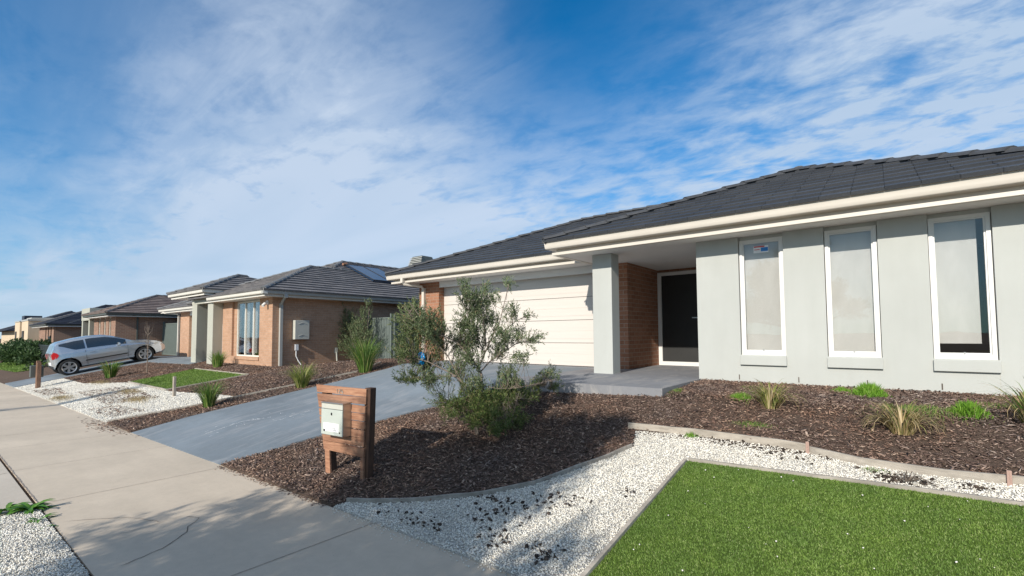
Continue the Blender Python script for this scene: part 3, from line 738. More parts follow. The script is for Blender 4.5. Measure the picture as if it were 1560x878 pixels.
# rendered front wall with three tall window openings
WINS = [(-1.73, -1.13, 'w1'), (-.64, -.055, 'w2'), (.435, 1.0, 'w3')]
WT, WB = 3.0, 1.27
mb = MB(); xs = [-2.35] + [v for w in WINS for v in w[:2]] + [1.80]
for a, b in zip(xs[0::2], xs[1::2]): mb.box(a, b, 7.70, 7.92, .4, 3.055)
for a, b, _ in WINS: mb.box(a, b, 7.701, 7.919, .4, WB); mb.box(a, b, 7.76, 7.918, WT, 3.0545)
mb.box(-2.35, -2.13, 7.92, 10.8, .4, 3.054); mb.box(1.58, 1.80, 7.92, 19, .4, 3.054)
mb.box(.994, .998, 7.6985, 7.7, .4, 1.27, mi=1)
mb.build('rendered_wall', [M['render'], M['plastic_grey']], H1)
for a, b, _ in WINS:
    W = MB(); fy = 7.745; t = .04
    W.box(a + .008, a + t + .008, fy, fy + .08, WB, WT); W.box(b - t - .008, b - .008, fy, fy + .08, WB, WT)
    W.box(a + t + .008, b - t - .008, fy + .001, fy + .079, WT - t, WT); W.box(a + t + .008, b - t - .008, fy + .001, fy + .079, WB, WB + .055)
    # inner sash line
    W.box(a + t + .008, a + t + .026, fy + .02, fy + .06, WB + .055, WT - t); W.box(b - t - .026, b - t - .008, fy + .02, fy + .06, WB + .055, WT - t)
    W.box(a + t + .026, b - t - .026, fy + .021, fy + .059, WT - t - .018, WT - t); W.box(a + t + .026, b - t - .026, fy + .021, fy + .059, WB + .055, WB + .075)
    w = W.build('window', M['white'], H1)
    g = MB().box(a + t + .02, b - t - .02, fy + .035, fy + .041, WB + .06, WT - t - .01); g.build('pane', M['glass'], w)
    bl = MB()
    if _ == 'w3': bl.box(a + .05, b - .12, 7.868, 7.871, WB + .20, WT); bl.box(a + .05, b - .12, 7.862, 7.876, WB + .185, WB + .20)
    else: bl.box(a + .03, b - .03, 7.868, 7.871, WB + .02, WT)
    bl.build('blind', M['blind'], w)
    s = MB().box(a - .005, b + .005, 7.655, 7.699, 1.125, 1.262); bev(s.build('sill', M['render'], w), .006)
    lk = MB().box((a + b) / 2 - .008, (a + b) / 2 + .008, fy + .012, fy + .022, WB + .058, WB + .085); lk.build('latch', M['steelw'], w)
    if _ == 'w1':
        st = MB(); y = fy + .0325; x0 = a + .20
        st.box(x0, x0 + .20, y, y + .0015, WT - .205, WT - .10, 0); st.box(x0 + .005, x0 + .15, y - .001, y, WT - .122, WT - .103, 1); st.box(x0 + .10, x0 + .195, y - .001, y, WT - .185, WT - .128, 2)
        st.box(x0 + .012, x0 + .085, y - .001, y, WT - .16, WT - .15, 1)
        st.build('sticker', [M['label_white'], M['label_red'], M['label_blue']], w)
# interior box so the gaps look into a dim room
mb = MB(); mb.box(1.80, 2.95, 9.75, 9.95, .4, 3.07); mb.box(2.75, 2.95, 9.95, 24, .4, 3.069); mb.build('side_wall', M['render'], H1)
mb = MB(); mb.box(2.275, 3.24, 9.27, 24.8, 3.08, 3.095); mb.build('soffit', M['soffit'], H1)
mb = MB(); gutter(mb, [(2.41, 9.15, 3.325), (3.36, 9.15, 3.325), (3.36, 24.9, 3.325)]); weld(mb.build('gutter', M['cream'], H1), smooth_angle=50)
mb = MB(); mb.sweep([(2.29, 9.27, 3.066), (3.24, 9.27, 3.066), (3.24, 24.8, 3.066)], FP); mb.build('fascia', M['cream'], H1)
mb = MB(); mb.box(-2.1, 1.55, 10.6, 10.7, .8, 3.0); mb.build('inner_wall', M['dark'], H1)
for x in (-1.76, -.99, -.22, .50):
    mb = MB().box(x - .006, x + .006, 7.694, 7.7005, .90, .975); mb.build('weep_hole', M['crack'], H1)
# porch column
mb = MB().box(-4.235, -3.85, 7.72, 8.02, .8, 3.0545); bev(mb.build('column', M['render'], H1), .006)
# brick: garage pier left, right pier and entry wall, side wall
mb = MB()
mb.box(-10.55, -9.73, 8.95, 9.22, .3, 3.077)           # left pier (with reveal)
mb.box(-10.55, -10.31, 9.22, 24.0, .2, 3.077)
mb.box(-4.85, -4.11, 8.95, 9.22, .6, 3.0545)
mb.box(-4.35, -4.11, 9.22, 10.60, .6, 3.0543)
mb.box(-4.11, -2.13, 10.60, 10.82, 3.0, 3.0541); mb.box(-3.08, -2.13, 10.601, 10.821, .6, 3.0)
mb.box(-10.3, 1.5, 23.8, 24, .3, 3.07)
mb.build('brick_wall', M['brick'], H1)
mb = MB().box(-9.73, -4.85, 8.965, 8.985, 2.915, 3.077); mb.build('lintel_panel', M['white'], H1)
# garage door: sectional
gd = MB(); pz = [.885, 1.40, 1.915, 2.43, 2.95]
for a, b in zip(pz[:-1], pz[1:]):
    gd.box(-9.73, -4.85, 9.15, 9.18, a, b - .008)
    for k in range(1, 3):
        zz = a + (b - a) * k / 3; gd.box(-9.72, -4.86, 9.146, 9.15, zz - .078, zz + .078)
    gd.box(-9.72, -4.86, 9.1465, 9.15, a + .004, a + .09)
bev(gd.build('garage_door', M['gdoor'], H1), .003, 2)
mb = MB().box(-9.76, -4.84, 9.14, 9.19, .858, .886); mb.build('door_seal', M['rubber'], H1)
# downpipe
mb = MB(); mb.box(-10.62, -10.52, 8.31, 8.39, 3.06, 3.20); mb.tube([(-10.57, 8.36, 3.10), (-10.55, 8.40, 3.02), (-10.33, 8.84, 2.97), (-10.31, 8.90, 2.88)], .042, 10); mb.box(-10.36, -10.265, 8.865, 8.948, .80, 2.93)
for zc in (1.3, 2.4): mb.box(-10.38, -10.245, 8.86, 8.949, zc, zc + .03)
weld(mb.build('downpipe', M['cream'], H1), smooth_angle=40)
# entry door with security screen
D = MB(); x0, x1, zt0, zt1, yd = -4.105, -3.08, F0, 2.99, 10.55
D.box(x0, x0 + .085, yd, yd + .1, zt0, zt1); D.box(x1 - .085, x1, yd, yd + .1, zt0, zt1); D.box(x0 + .085, x1 - .085, yd + .001, yd + .099, zt1 - .075, zt1); D.box(x0 + .085, x1 - .085, yd + .001, yd + .099, zt0, zt0 + .085)
d = D.build('entry_door', M['white'], H1)
MB().box(x0 + .085, x1 - .085, yd + .03, yd + .05, zt0 + .085, zt1 - .075).build('screen_panel', M['black'], d)
mb = MB().box(-3.33, -3.20, yd - .035, yd - .015, 1.93, 1.95); mb.box(-3.215, -3.195, yd - .03, yd + .03, 1.925, 1.955); mb.build('handle', M['steelw'], d)
# porch slab and downlight
ps = MB(); PO = [(-4.85, 5.86), (-2.32, 6.05), (-2.33, 10.6), (-4.11, 10.6), (-4.11, 8.95), (-4.85, 8.95)]
ps.face([(x, y, F0) for x, y in PO])
for i in range(len(PO)):
    a, b = PO[i], PO[(i + 1) % len(PO)]; ps.face([(a[0], a[1], F0), (a[0], a[1], .5), (b[0], b[1], .5), (b[0], b[1], F0)])
ps.box(-9.73, -4.852, 8.93, 9.3, .5, F0 - .006)
ps.build('porch_slab', M['porchc'], H1)
mb = MB(); mb.tube([(-3.35, 9.4, 3.05), (-3.35, 9.4, 3.056)], .05, 14); mb.build('downlight', M['white'], H1)

# ------------------------------------------------------------------ NEIGHBOUR HOUSE (salmon brick)
H2 = empty('house', (-20, 7.7, .5), 'single storey salmon brick house with grey tiled hip roof and solar panel', 'house')
tm, cm = MB(), MB()
hip_roof(tm, cm, -23.4, -16.4, 7.13, 16.0, 3.18, 'flr', caps_on='abr', lift=.045)
hip_roof(tm, cm, -26.7, -16.395, 8.05, 22.0, 3.175, 'flrb', caps_on='acdr', lift=.045); caps(cm, (-16.395 - 4.0, 8.05 + 4.0, 3.205 + 4.0 * T), (-16.395 - 5.15, 8.05 + 5.15, 3.205 + 5.15 * T))
hip_roof(tm, cm, -32.2, -23.5, 8.30, 14.0, 3.12, 'flb', caps_on='acr', lift=.045)
hip_roof(tm, cm, -25.45, -21.25, 6.9, 11.5, 3.50, 'flrb', caps_on='abr', lift=.045)
roof = tm.build('roof', M['tile_nb'], H2); cm.build('ridge_capping', M['cap_nb'], roof)
mb = MB(); gutter(mb, [(-21.5, 7.13, 3.18), (-16.4, 7.13, 3.18)]); gutter(mb, [(-32.2, 8.3, 3.12), (-24.0, 8.3, 3.12)]); gutter(mb, [(-25.45, 9.0, 3.5), (-25.45, 6.9, 3.5), (-21.25, 6.9, 3.5), (-21.25, 9.2, 3.5)])
weld(mb.build('gutter', M['gutter_nb_f'], H2), smooth_angle=50)
mb = MB(); gutter(mb, [(-16.4, 7.13, 3.18), (-16.4, 21.8, 3.18)]); weld(mb.build('gutter', M['gutter_nb'], H2), smooth_angle=50)
mb = MB(); mb.sweep([(-21.5, 7.25, 2.96), (-16.52, 7.25, 2.96), (-16.52, 21.8, 2.96)], [(0, .10), (.02, .10), (.02, 0), (0, 0), (0, .10)]); mb.sweep([(-32.1, 8.42, 2.89), (-24, 8.42, 2.89)], [(0, .12), (.02, .12), (.02, 0), (0, 0), (0, .12)])
mb.sweep([(-25.33, 9, 3.26), (-25.33, 7.02, 3.26), (-21.37, 7.02, 3.26), (-21.37, 9.2, 3.26)], FP)
mb.build('fascia', M['gutter_nb_f'], H2)
mb = MB(); mb.box(-22, -16.52, 7.252, 21.8, 2.965, 2.985); mb.box(-32.1, -23.0, 8.422, 14, 2.90, 2.915); mb.box(-25.33, -21.37, 7.022, 9.2, 3.265, 3.28)
mb.build('soffit', M['soffit'], H2)
mb = MB()
mb.box(-17.96, -16.94, 7.70, 7.95, .2, 2.964); mb.box(-21.33, -20.40, 7.70, 7.95, .2, 2.964); mb.box(-20.40, -17.96, 7.701, 7.949, .2, .82); mb.box(-20.40, -20.13, 7.78, 7.948, .82, 2.963)
mb.box(-17.19, -16.94, 7.95, 21.5, .2, 2.963); mb.box(-23.9, -21.3, 9.5, 9.7, .2, 3.26); mb.box(-24.0, -23.75, 8.85, 9.5, .2, 3.26); mb.box(-21.55, -21.32, 7.95, 9.5, .2, 3.26)
mb.build('brick_wall', M['brick_nb'], H2)
mb = MB(); mb.box(-30.35, -28.98, 8.85, 9.1, .2, 2.899); mb.box(-30.35, -30.1, 9.1, 20, .2, 2.899); mb.build('brick_pier', M['brick_nb'], H2)
mb = MB().box(-20.15, -17.94, 7.66, 7.70, .70, .82); mb.build('window_sill', M['brick_nb'], H2)
W = MB(); a, b, z0, z1, fy = -20.13, -17.96, .82, 2.93, 7.79
for x in (a, a + .70, a + 1.42, b - .05): W.box(x, x + .05, fy, fy + .06, z0, z1)
W.box(a + .05, b - .05, fy + .001, fy + .059, z0, z0 + .05); W.box(a + .05, b - .05, fy + .001, fy + .059, z1 - .05, z1)
w = W.build('window', M['gutter_nb_f'], H2)
MB().box(a + .04, b - .04, fy + .025, fy + .031, z0 + .04, z1 - .04).build('pane', M['glass'], w)
cu = MB()
for (u0, u1) in ((a + .14, a + .62), (a + .86, a + 1.30), (a + 1.62, b - .1)):   # pleated curtains
    n = 24
    for i in range(n):
        p, q = u0 + (u1 - u0) * i / n, u0 + (u1 - u0) * (i + 1) / n
        yp, yq = 7.99 + .02 * math.sin(i * 1.6), 7.99 + .02 * math.sin((i + 1) * 1.6); cu.face([(p, yp, z0 + .12), (q, yq, z0 + .12), (q, yq, z1), (p, yp, z1)])
cu.build('curtain', M['blind'], w)
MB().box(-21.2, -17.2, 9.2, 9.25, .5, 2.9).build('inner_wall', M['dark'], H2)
for x0, x1 in ((-23.72, -23.14), (-21.92, -21.34)):
    mb = MB().box(x0, x1, 7.34, 7.78 if x0 < -23 else 7.699, .35, 2.97); bev(mb.build('column', M['render2'], H2), .006)
mb = MB().box(-23.74, -21.33, 7.335, 7.76, 2.97, 3.264); mb.build('porch_beam', M['render2'], H2)
mb = MB()
for k in range(4): mb.box(-28.98, -24.0, 9.05, 9.08, .50 + k * .57, 1.06 + k * .57)
mb.build('garage_door', M['gdoor'], H2)
MB().box(-28.98, -24.0, 8.87, 8.89, 2.7, 2.9).build('lintel_panel', M['white'], H2)
mb = MB(); mb.tube([(-31.6, 8.36, 2.98), (-31.5, 8.4, 2.9), (-30.6, 8.78, 2.82), (-30.5, 8.81, 2.75)], .04, 8); mb.box(-30.55, -30.46, 8.77, 8.849, .4, 2.78); weld(mb.build('downpipe', M['gutter_nb_f'], H2), smooth_angle=40)
mb = MB(); mb.box(-16.50, -16.40, 7.86, 7.97, 2.93, 3.06); mb.tube([(-16.46, 7.93, 3.0), (-16.55, 7.94, 2.93), (-16.82, 7.97, 2.78), (-16.88, 7.98, 2.70)], .045, 8); mb.box(-16.938, -16.85, 7.93, 8.03, .35, 2.74); weld(mb.build('downpipe', M['gutter_nb'], H2), smooth_angle=40)
mb = MB(); mb.box(-16.938, -16.74, 8.42, 8.96, 1.46, 2.16); mbx = mb.build('meter_box', M['plastic_grey'], H2); bev(mbx, .01)
for zz in (2.02, 1.58):
    mb = MB()
    for s1, s2 in ((8.55, 8.69), (8.83, 8.69)):
        A, B = Vector((-16.738, s1, zz)), Vector((-16.738, s2, zz + .05)); mb.tube([A, B], .01, 5)
    mb.build('door_rib', M['gutter_nb'], mbx)
mb = MB(); mb.box(-16.938, -16.86, 8.50, 8.62, 1.06, 1.28); mb.tube([(-16.9, 8.55, 1.06), (-16.9, 8.55, .85), (-16.87, 8.62, .68), (-16.82, 8.74, .48)], .018, 8); mb.build('conduit', M['label_white'], H2)
mb = MB(); mb.box(-16.938, -16.87, 10.1, 10.2, .9, 1.12); mb.tube([(-16.88, 10.15, .95), (-16.88, 10.18, .6)], .03, 8); mb.build('tap_box', M['plastic_grey'], H2)
mb = MB(); mb.tube([(-17.3, 7.69, 2.78), (-17.3, 7.60, 2.75), (-17.27, 7.5, 2.66)], .055, 10); mb.box(-17.36, -17.24, 7.66, 7.699, 2.72, 2.86); weld(mb.build('security_camera', M['label_white'], H2), smooth_angle=40)
# solar panel on the right hand plane
def rp(y, s, h=0): nx = T / math.sqrt(1 + T * T); nz = 1 / math.sqrt(1 + T * T); return (-16.4 - s + nx * h, y, 3.18 + T * s + nz * h)
P = [rp(12.85, 2.0, .06), rp(14.75, 2.0, .06), rp(12.85, 4.3, .06), rp(14.75, 4.3, .06), rp(12.85, 2.0, .14), rp(14.75, 2.0, .14), rp(12.85, 4.3, .14), rp(14.75, 4.3, .14)]
mb = MB(); mb.hexa(P); so = mb.build('solar_panel', M['solar'], H2)
mb = MB()
for q in ((12.85, 2.0, 14.75, 2.0), (12.85, 4.3, 14.75, 4.3), (12.85, 2.0, 12.85, 4.3), (14.75, 2.0, 14.75, 4.3), (13.8, 2.0, 13.8, 4.3)): mb.tube([rp(q[0], q[1], .14), rp(q[2], q[3], .14)], .02, 6)
mb.build('panel_frame', M['rubber'], so)
mb = MB(); mb.tube([rp(12.7, 4.3, .12), rp(12.95, 4.35, .14)], .06, 8); mb.build('pipe_cap', M['redwood'], so)
# rooftop cooler standing on the rear of that roof
c = empty('rooftop_cooler', (-21.3, 18.3, 5.2), 'grey slatted evaporative cooler box on the roof behind the near gutter end', 'roof cooler')
mb = MB(); mb.box(-21.95, -20.7, 17.7, 18.9, 5.0, 5.55); mb.hexa([(-21.95, 17.7, 5.55), (-20.7, 17.7, 5.55), (-21.95, 18.9, 5.55), (-20.7, 18.9, 5.55), (-21.75, 17.9, 6.2), (-20.9, 17.9, 6.2), (-21.75, 18.7, 6.2), (-20.9, 18.7, 6.2)]); bev(mb.build('cabinet', M['gutter3'], c), .03)
mb = MB()
for k in range(6): mb.box(-21.9 + .01 * k, -20.75 - .01 * k, 17.66 + .03 * k, 17.70 + .03 * k, 5.58 + .1 * k, 5.62 + .1 * k)
mb.build('louvres', M['gutter_nb'], c)

# ------------------------------------------------------------------ HOUSE 3, brown brick
H3 = empty('house', (-38, 7.2, .4), 'brown brick house with brown grey tiled roof and pale portico behind the silver car', 'house')
tm, cm = MB(), MB()
hip_roof(tm, cm, -41.8, -35.4, 6.63, 17.0, 3.02, 'flr', caps_on='abr', lift=.05)
hip_roof(tm, cm, -52.0, -35.41, 9.5, 22.0, 3.0, 'flrb', caps_on='abcdr', lift=.05)
roof = tm.build('roof', M['tile3'], H3); cm.build('ridge_capping', M['cap3'], roof)
mb = MB(); gutter(mb, [(-41.8, 9.4, 3.02), (-41.8, 6.63, 3.02), (-35.4, 6.63, 3.02), (-35.4, 21.9, 3.02)]); mb.build('gutter', M['gutter3'], H3)
mb = MB(); mb.sweep([(-41.7, 9.4, 2.80), (-41.7, 6.75, 2.80), (-35.52, 6.75, 2.80), (-35.52, 21.8, 2.80)], FP); mb.box(-41.7, -35.53, 6.752, 21.8, 2.805, 2.82); mb.build('soffit', M['soffit'], H3)
mb = MB()
mb.box(-36.25, -36.0, 7.45, 21.5, 0, 2.804)
for a, b in ((-37.05, -36.0), (-38.35, -37.7), (-39.75, -39.0), (-41.6, -40.4)): mb.box(a, b, 7.2, 7.449, 0, 2.803)
mb.box(-40.4, -37.05, 7.201, 7.448, 0, .8)
mb.build('brick_wall', M['brick3'], H3)
for a, b in ((-37.7, -37.05), (-39.0, -38.35), (-40.4, -39.75)):
    w = MB(); w.box(a, a + .05, 7.25, 7.3, .8, 2.8); w.box(b - .05, b, 7.25, 7.3, .8, 2.8); w.box(a + .05, b - .05, 7.251, 7.299, .8, .86); w.box(a + .05, b - .05, 7.251, 7.299, 2.74, 2.8); ww = w.build('window', M['cream'], H3)
    MB().box(a + .05, b - .05, 7.27, 7.276, .86, 2.74).build('pane', M['glass'], ww); MB().box(a, b, 7.40, 7.41, .8, 2.8).build('blind', M['blind'], ww)
mb = MB(); mb.box(-44.4, -41.85, 7.0, 7.4, 2.72, 3.55); mb.box(-44.4, -44.0, 7.4, 9.4, 2.72, 3.549); mb.box(-42.25, -41.85, 7.4, 9.4, 2.72, 3.549); mb.build('portico_parapet', M['render2'], H3)
for x in (-44.35, -42.22):
    MB().box(x, x + .35, 7.02, 7.38, 0, 2.72).build('column', M['render2'], H3)
MB().box(-47.5, -42.4, 9.5, 9.7, 0, 3.0).build('porch_wall', M['brick3'], H3)
MB().box(-44.3, -41.9, 7.4, 9.5, 2.78, 2.8).build('porch_ceiling', M['soffit'], H3)
mb = MB().box(-35.999, -35.93, 8.2, 8.28, .3, 2.9); mb.build('downpipe', M['gutter3'], H3)
MB().box(-35.999, -35.95, 14.5, 15.6, .5, 2.5).build('side_window', M['dark'], H3)

# ------------------------------------------------------------------ HOUSE 4, dark roof
H4 = empty('house', (-60, 7.2, .2), 'dark tiled house with yellow lit brick piers left of the portico', 'house')
tm, cm = MB(), MB()
hip_roof(tm, cm, -66.0, -56.4, 6.6, 18.0, 2.75, 'flr', caps_on='abr', lift=.06, tw=.5)
hip_roof(tm, cm, -68, -56.41, 8.0, 24.0, 2.74, 'flr', caps_on='abr', lift=.06, tw=.5)
roof = tm.build('roof', M['tile4'], H4); cm.build('ridge_capping', M['cap'], roof)
mb = MB(); gutter(mb, [(-66.0, 9, 2.75), (-66.0, 6.6, 2.75), (-56.4, 6.6, 2.75), (-56.4, 20, 2.75)]); mb.build('gutter', M['gutter3'], H4)
mb = MB(); mb.box(-65.9, -56.5, 6.75, 20, 2.50, 2.60); mb.build('soffit', M['soffit'], H4)
mb = MB()
for a, b in ((-58.0, -57.0), (-59.4, -58.6), (-60.8, -60.0), (-65.0, -61.4)): mb.box(a, b, 7.2, 7.6, -.3, 2.5)
mb.box(-57.3, -57.0, 7.6, 20, -.3, 2.499); mb.build('brick_wall', M['brick3'], H4)
mb = MB(); mb.box(-61.4, -58.0, 7.45, 7.5, -.3, 2.49); mb.build('window_strip', M['dark'], H4)

# ------------------------------------------------------------------ HOUSE 5, cream boxes
H5 = empty('house', (-80, 7, .3), 'cream rendered box fronted house with flat parapets at the far left', 'house')
mb = MB(); mb.box(-76.0, -71.0, 7.0, 12, -.8, 3.35); mb.box(-80, -76.0, 7.8, 12, -.8, 3.7); mb.box(-84.5, -80.0, 7.2, 12, -.8, 3.4); mb.box(-71.0, -66.8, 9.5, 12, -.8, 2.6)
mb.build('wall', M['cream_wall'], H5)
mb = MB(); mb.box(-84.6, -79.9, 7.15, 12.1, 3.4, 3.55); mb.box(-76.1, -70.9, 6.95, 12.1, 3.35, 3.52); mb.box(-80.0, -76.1, 7.75, 12.1, 3.7, 3.85); mb.build('parapet_cap', M['gutter_nb'], H5)
for x0, x1 in ((-75.2, -73.9), (-83.5, -82.6)):
    w = MB().box(x0, x1, 6.93 if x0 > -80 else 7.13, 7.0 if x0 > -80 else 7.2, .3, 2.3).build('window', M['dark'], H5)
mb = MB().box(-79.0, -77.5, 7.74, 7.8, -.3, 2.0).build('entry_door', M['dark'], H5)
H6 = empty('house', (-104, 7, .2), 'dark roofed house cut by the left edge of the photo', 'house')
tm, cm = MB(), MB(); hip_roof(tm, cm, -112, -92, 7, 22, 2.5, 'flr', caps_on='abr', lift=.06, tw=.6); roof = tm.build('roof', M['tile4'], H6); cm.build('ridge_capping', M['cap'], roof)
MB().box(-111, -93, 8, 21, -1.2, 2.5).build('wall', M['cream_wall'], H6)
MB().box(-109, -106, 10, 12, 3.4, 5.0).build('chimney', M['tile4'], H6)

# ------------------------------------------------------------------ fences
def steel_fence(name, A, B, h, label, mat, posts=(0, 1), zoff=0, post_h=.08, group=None):
    A, B = Vector((A[0], A[1], 0)), Vector((B[0], B[1], 0)); d = (B - A); L = d.length; d.normalize(); nn = Vector((d.y, -d.x, 0)); z0 = min(ztf(A.x, A.y), ztf(B.x, B.y)) + zoff
    t = empty(name, (A.x, A.y, z0), label, 'fence', group)
    mb = MB(); n = int(L / .105); hh = z0 + h
    def P(u, o, z): v = A + d * u + nn * o; return (v.x, v.y, z)
    for i in range(n):
        u = L * i / n; s = L / n
        pr = [(0, 0), (.42, 0), (.52, .03), (.9, .03), (1, 0)]
        for (a, oa), (b, ob) in zip(pr[:-1], pr[1:]): mb.face([P(u + a * s, oa, z0 + .03), P(u + b * s, ob, z0 + .03), P(u + b * s, ob, hh - .02), P(u + a * s, oa, hh - .02)])
    o = mb.build('infill_sheet', mat, t)
    for zz in (z0 + .0, hh - .05): mb = MB(); mb.hexa([P(0, -.02, zz), P(L, -.02, zz), P(0, .045, zz), P(L, .045, zz), P(0, -.02, zz + .05), P(L, -.02, zz + .05), P(0, .045, zz + .05), P(L, .045, zz + .05)]); mb.build('rail', mat, t)
    for f in posts:
        u = L * f; mb = MB(); mb.hexa([P(u - .035, -.03, z0 - .1), P(u + .035, -.03, z0 - .1), P(u - .035, .06, z0 - .1), P(u + .035, .06, z0 - .1), P(u - .035, -.03, hh + post_h), P(u + .035, -.03, hh + post_h), P(u - .035, .06, hh + post_h), P(u + .035, .06, hh + post_h)]); mb.build('post', mat, t)
    return t
steel_fence('steel_fence', (-16.93, 11.6), (-15.33, 11.6), 1.82, 'pale green grey steel wing fence beside the salmon brick wall', M['fence'], (0, 1), post_h=.14)
steel_fence('steel_fence', (-15.30, 11.7), (-15.30, 23), 1.8, 'steel boundary fence running back between the two nearest houses', M['fence'], (0, .25, .5, .75, 1))
steel_fence('steel_fence', (-15.25, 13.9), (-10.6, 13.9), 1.8, 'steel wing fence behind the big shrub left of the garage', M['fence'], (0, .5, 1))
steel_fence('steel_fence', (4.6, 9.0), (4.6, 24), 1.8, 'steel boundary fence right of the grey rendered house', M['fence'], (0, .25, .5, .75, 1))
steel_fence('steel_fence', (-35.95, 9.6), (-33.0, 9.6), 1.95, 'dark green steel wing fence right of the silver car', M['fence'], (0, 1), post_h=.1)
steel_fence('steel_fence', (-33.0, 9.7), (-33.0, 20), 1.95, 'dark green steel boundary fence beyond the brick garage pier', M['fence_dk'], (0, .5, 1))
steel_fence('steel_fence', (-47.5, 5.3), (-42.5, 5.3), 1.35, 'dark steel fence just left of the parked car', M['fence_dk'], (0, 1), zoff=-.1)
steel_fence('steel_fence', (-66, 7.4), (-58.5, 7.2), 1.75, 'dark steel fence far off above the hedge', M['fence_dk'], (0, 1), zoff=-.2)

# ------------------------------------------------------------------ letterbox stand
LB = empty('letterbox_stand', (-4.36, 2.97, .07), 'red brown slatted timber stand carrying the metal letterbox, beside the driveway', 'letterbox stand', rz=R(6))
def lbx(P): # local trapezoid plank (4 xz pts) with y thickness
    return P
random.seed(5)
mb = MB(); zt_ = [.968, .882, .797, .711, .625, .538, .450, .358, .252]
for i in range(8):
    z1, z0 = zt_[i] - (.006 if i else 0), zt_[i + 1] + .004
    def xl(z): return -.617 - (z - .26) * .161 / .71
    def xr(z): return .075 + (z - .25) * .03 / .71
    a = random.uniform(-.008, .008); b = random.uniform(-.006, .006); s = random.uniform(-.005, .005); yo = random.uniform(-.003, .003)
    if 2 <= i <= 5: xs = ((xl(z0), xr(z0), xl(z1), xr(z1)),)
    else: xs = ((xl(z0), xr(z0), xl(z1), xr(z1)),)
    for (p, q, r, t) in xs:
        p += a; r += a; q = q - .035 + b; t = t - .035 + b
        mb.hexa([(p, -.060 + yo, z0 + s), (q, -.060 + yo, z0 - s), (p, -.038 + yo, z0 + s), (q, -.038 + yo, z0 - s), (r, -.060 + yo, z1 + s), (t, -.060 + yo, z1 - s), (r, -.038 + yo, z1 + s), (t, -.038 + yo, z1 - s)])
def local_build(mb, name, mat, parent, bw=.003):
    me_off = root_loc(parent); mb.v = [(v[0] + me_off.x, v[1] + me_off.y, v[2] + me_off.z) for v in mb.v]
    o = mb.build(name, mat, parent); 
    if bw: bev(o, bw, 2)
    return o
slats = local_build(mb, 'slat_panel', M['redwood'], LB, .003)
mb = MB(); mb.hexa([(-.01, -.037, -.10), (.078, -.037, -.10), (-.01, .04, -.10), (.078, .04, -.10), (.03, -.037, .975), (.115, -.037, .975), (.03, .04, .975), (.115, .04, .975)]); local_build(mb, 'leg', M['postwood'], LB)
mb = MB(); mb.hexa([(-.01, -.062, -.10), (.04, -.062, -.10), (-.01, -.038, -.10), (.04, -.038, -.10), (-.005, -.062, .25), (.045, -.062, .25), (-.005, -.038, .25), (.045, -.038, .25)]); local_build(mb, 'leg_facing', M['redwood'], LB)
mb = MB(); mb.hexa([(-.570, -.037, -.10), (-.49, -.037, -.10), (-.570, .04, -.10), (-.49, .04, -.10), (-.70, -.037, .93), (-.62, -.037, .93), (-.70, .04, .93), (-.62, .04, .93)]); local_build(mb, 'leg', M['postwood'], LB)
mb = MB(); mb.hexa([(-.572, -.060, -.10), (-.492, -.060, -.10), (-.572, -.0375, -.10), (-.492, -.0375, -.10), (-.60, -.060, .26), (-.52, -.060, .26), (-.60, -.0375, .26), (-.52, -.0375, .26)]); local_build(mb, 'leg_facing', M['redwood'], LB)
# faint raised house number traces on the top plank: three worn pale strokes "124"-like mark as in the photo
mb = MB()
def stroke(pts, w=.007):
    for a, b in zip(pts[:-1], pts[1:]):
        dx, dz = b[0] - a[0], b[1] - a[1]; L = math.hypot(dx, dz); nx, nz = -dz / L * w / 2, dx / L * w / 2
        mb.hexa([(a[0] - nx, -.0635, a[1] - nz), (b[0] - nx, -.0635, b[1] - nz), (a[0] - nx, -.0615, a[1] - nz), (b[0] - nx, -.0615, b[1] - nz), (a[0] + nx, -.0635, a[1] + nz), (b[0] + nx, -.0635, b[1] + nz), (a[0] + nx, -.0615, a[1] + nz), (b[0] + nx, -.0615, b[1] + nz)])
stroke([(-.395, .945), (-.395, .897)]); stroke([(-.37, .94), (-.345, .94), (-.345, .922), (-.37, .898), (-.342, .898)]); stroke([(-.318, .945), (-.325, .915), (-.29, .915)]); stroke([(-.302, .932), (-.302, .895)])
local_build(mb, 'house_number', M['sleeper'], slats, 0)
BX = empty('letterbox', (-4.36, 2.97, .07), 'pale green grey metal letterbox hung on the slatted timber stand', 'letterbox', rz=R(6))
mb = MB(); mb.box(-.50, -.155, -.168, -.062, .46, .80); b = local_build(mb, 'box', M['boxs'], BX, .005)
mb = MB(); mb.box(-.503, -.152, -.178, -.169, .468, .738); local_build(mb, 'front_door', M['box'], BX, .003)
mb = MB(); mb.hexa([(-.508, -.182, .798), (-.147, -.182, .798), (-.508, -.061, .804), (-.147, -.061, .804), (-.508, -.182, .812), (-.147, -.182, .812), (-.508, -.061, .818), (-.147, -.061, .818)]); local_build(mb, 'lid', M['boxs'], BX, .004)
mb = MB(); mb.box(-.503, -.152, -.176, -.169, .744, .796); local_build(mb, 'flap', M['plastic_grey'], BX, .003)
mb = MB(); mb.box(-.46, -.21, -.1795, -.1785, .505, .595); fd = local_build(mb, 'name_plate', M['label_white'], BX, 0)
mb = MB()
for k in range(4): mb.box(-.45 + .003 * k, -.24 - .02 * (k % 2), -.1803, -.1797, .522 + .018 * k, .526 + .018 * k)
local_build(mb, 'plate_line', M['gutter_nb'], fd, 0)
mb = MB(); mb.tube([(-.445, -.179, .513), (-.445, -.184, .513)], .012, 10); local_build(mb, 'badge', M['rubber'], BX, 0)
mb = MB(); mb.tube([(-.19, -.179, .505), (-.19, -.184, .505)], .008, 8); local_build(mb, 'rivet', M['rubber'], BX, 0)
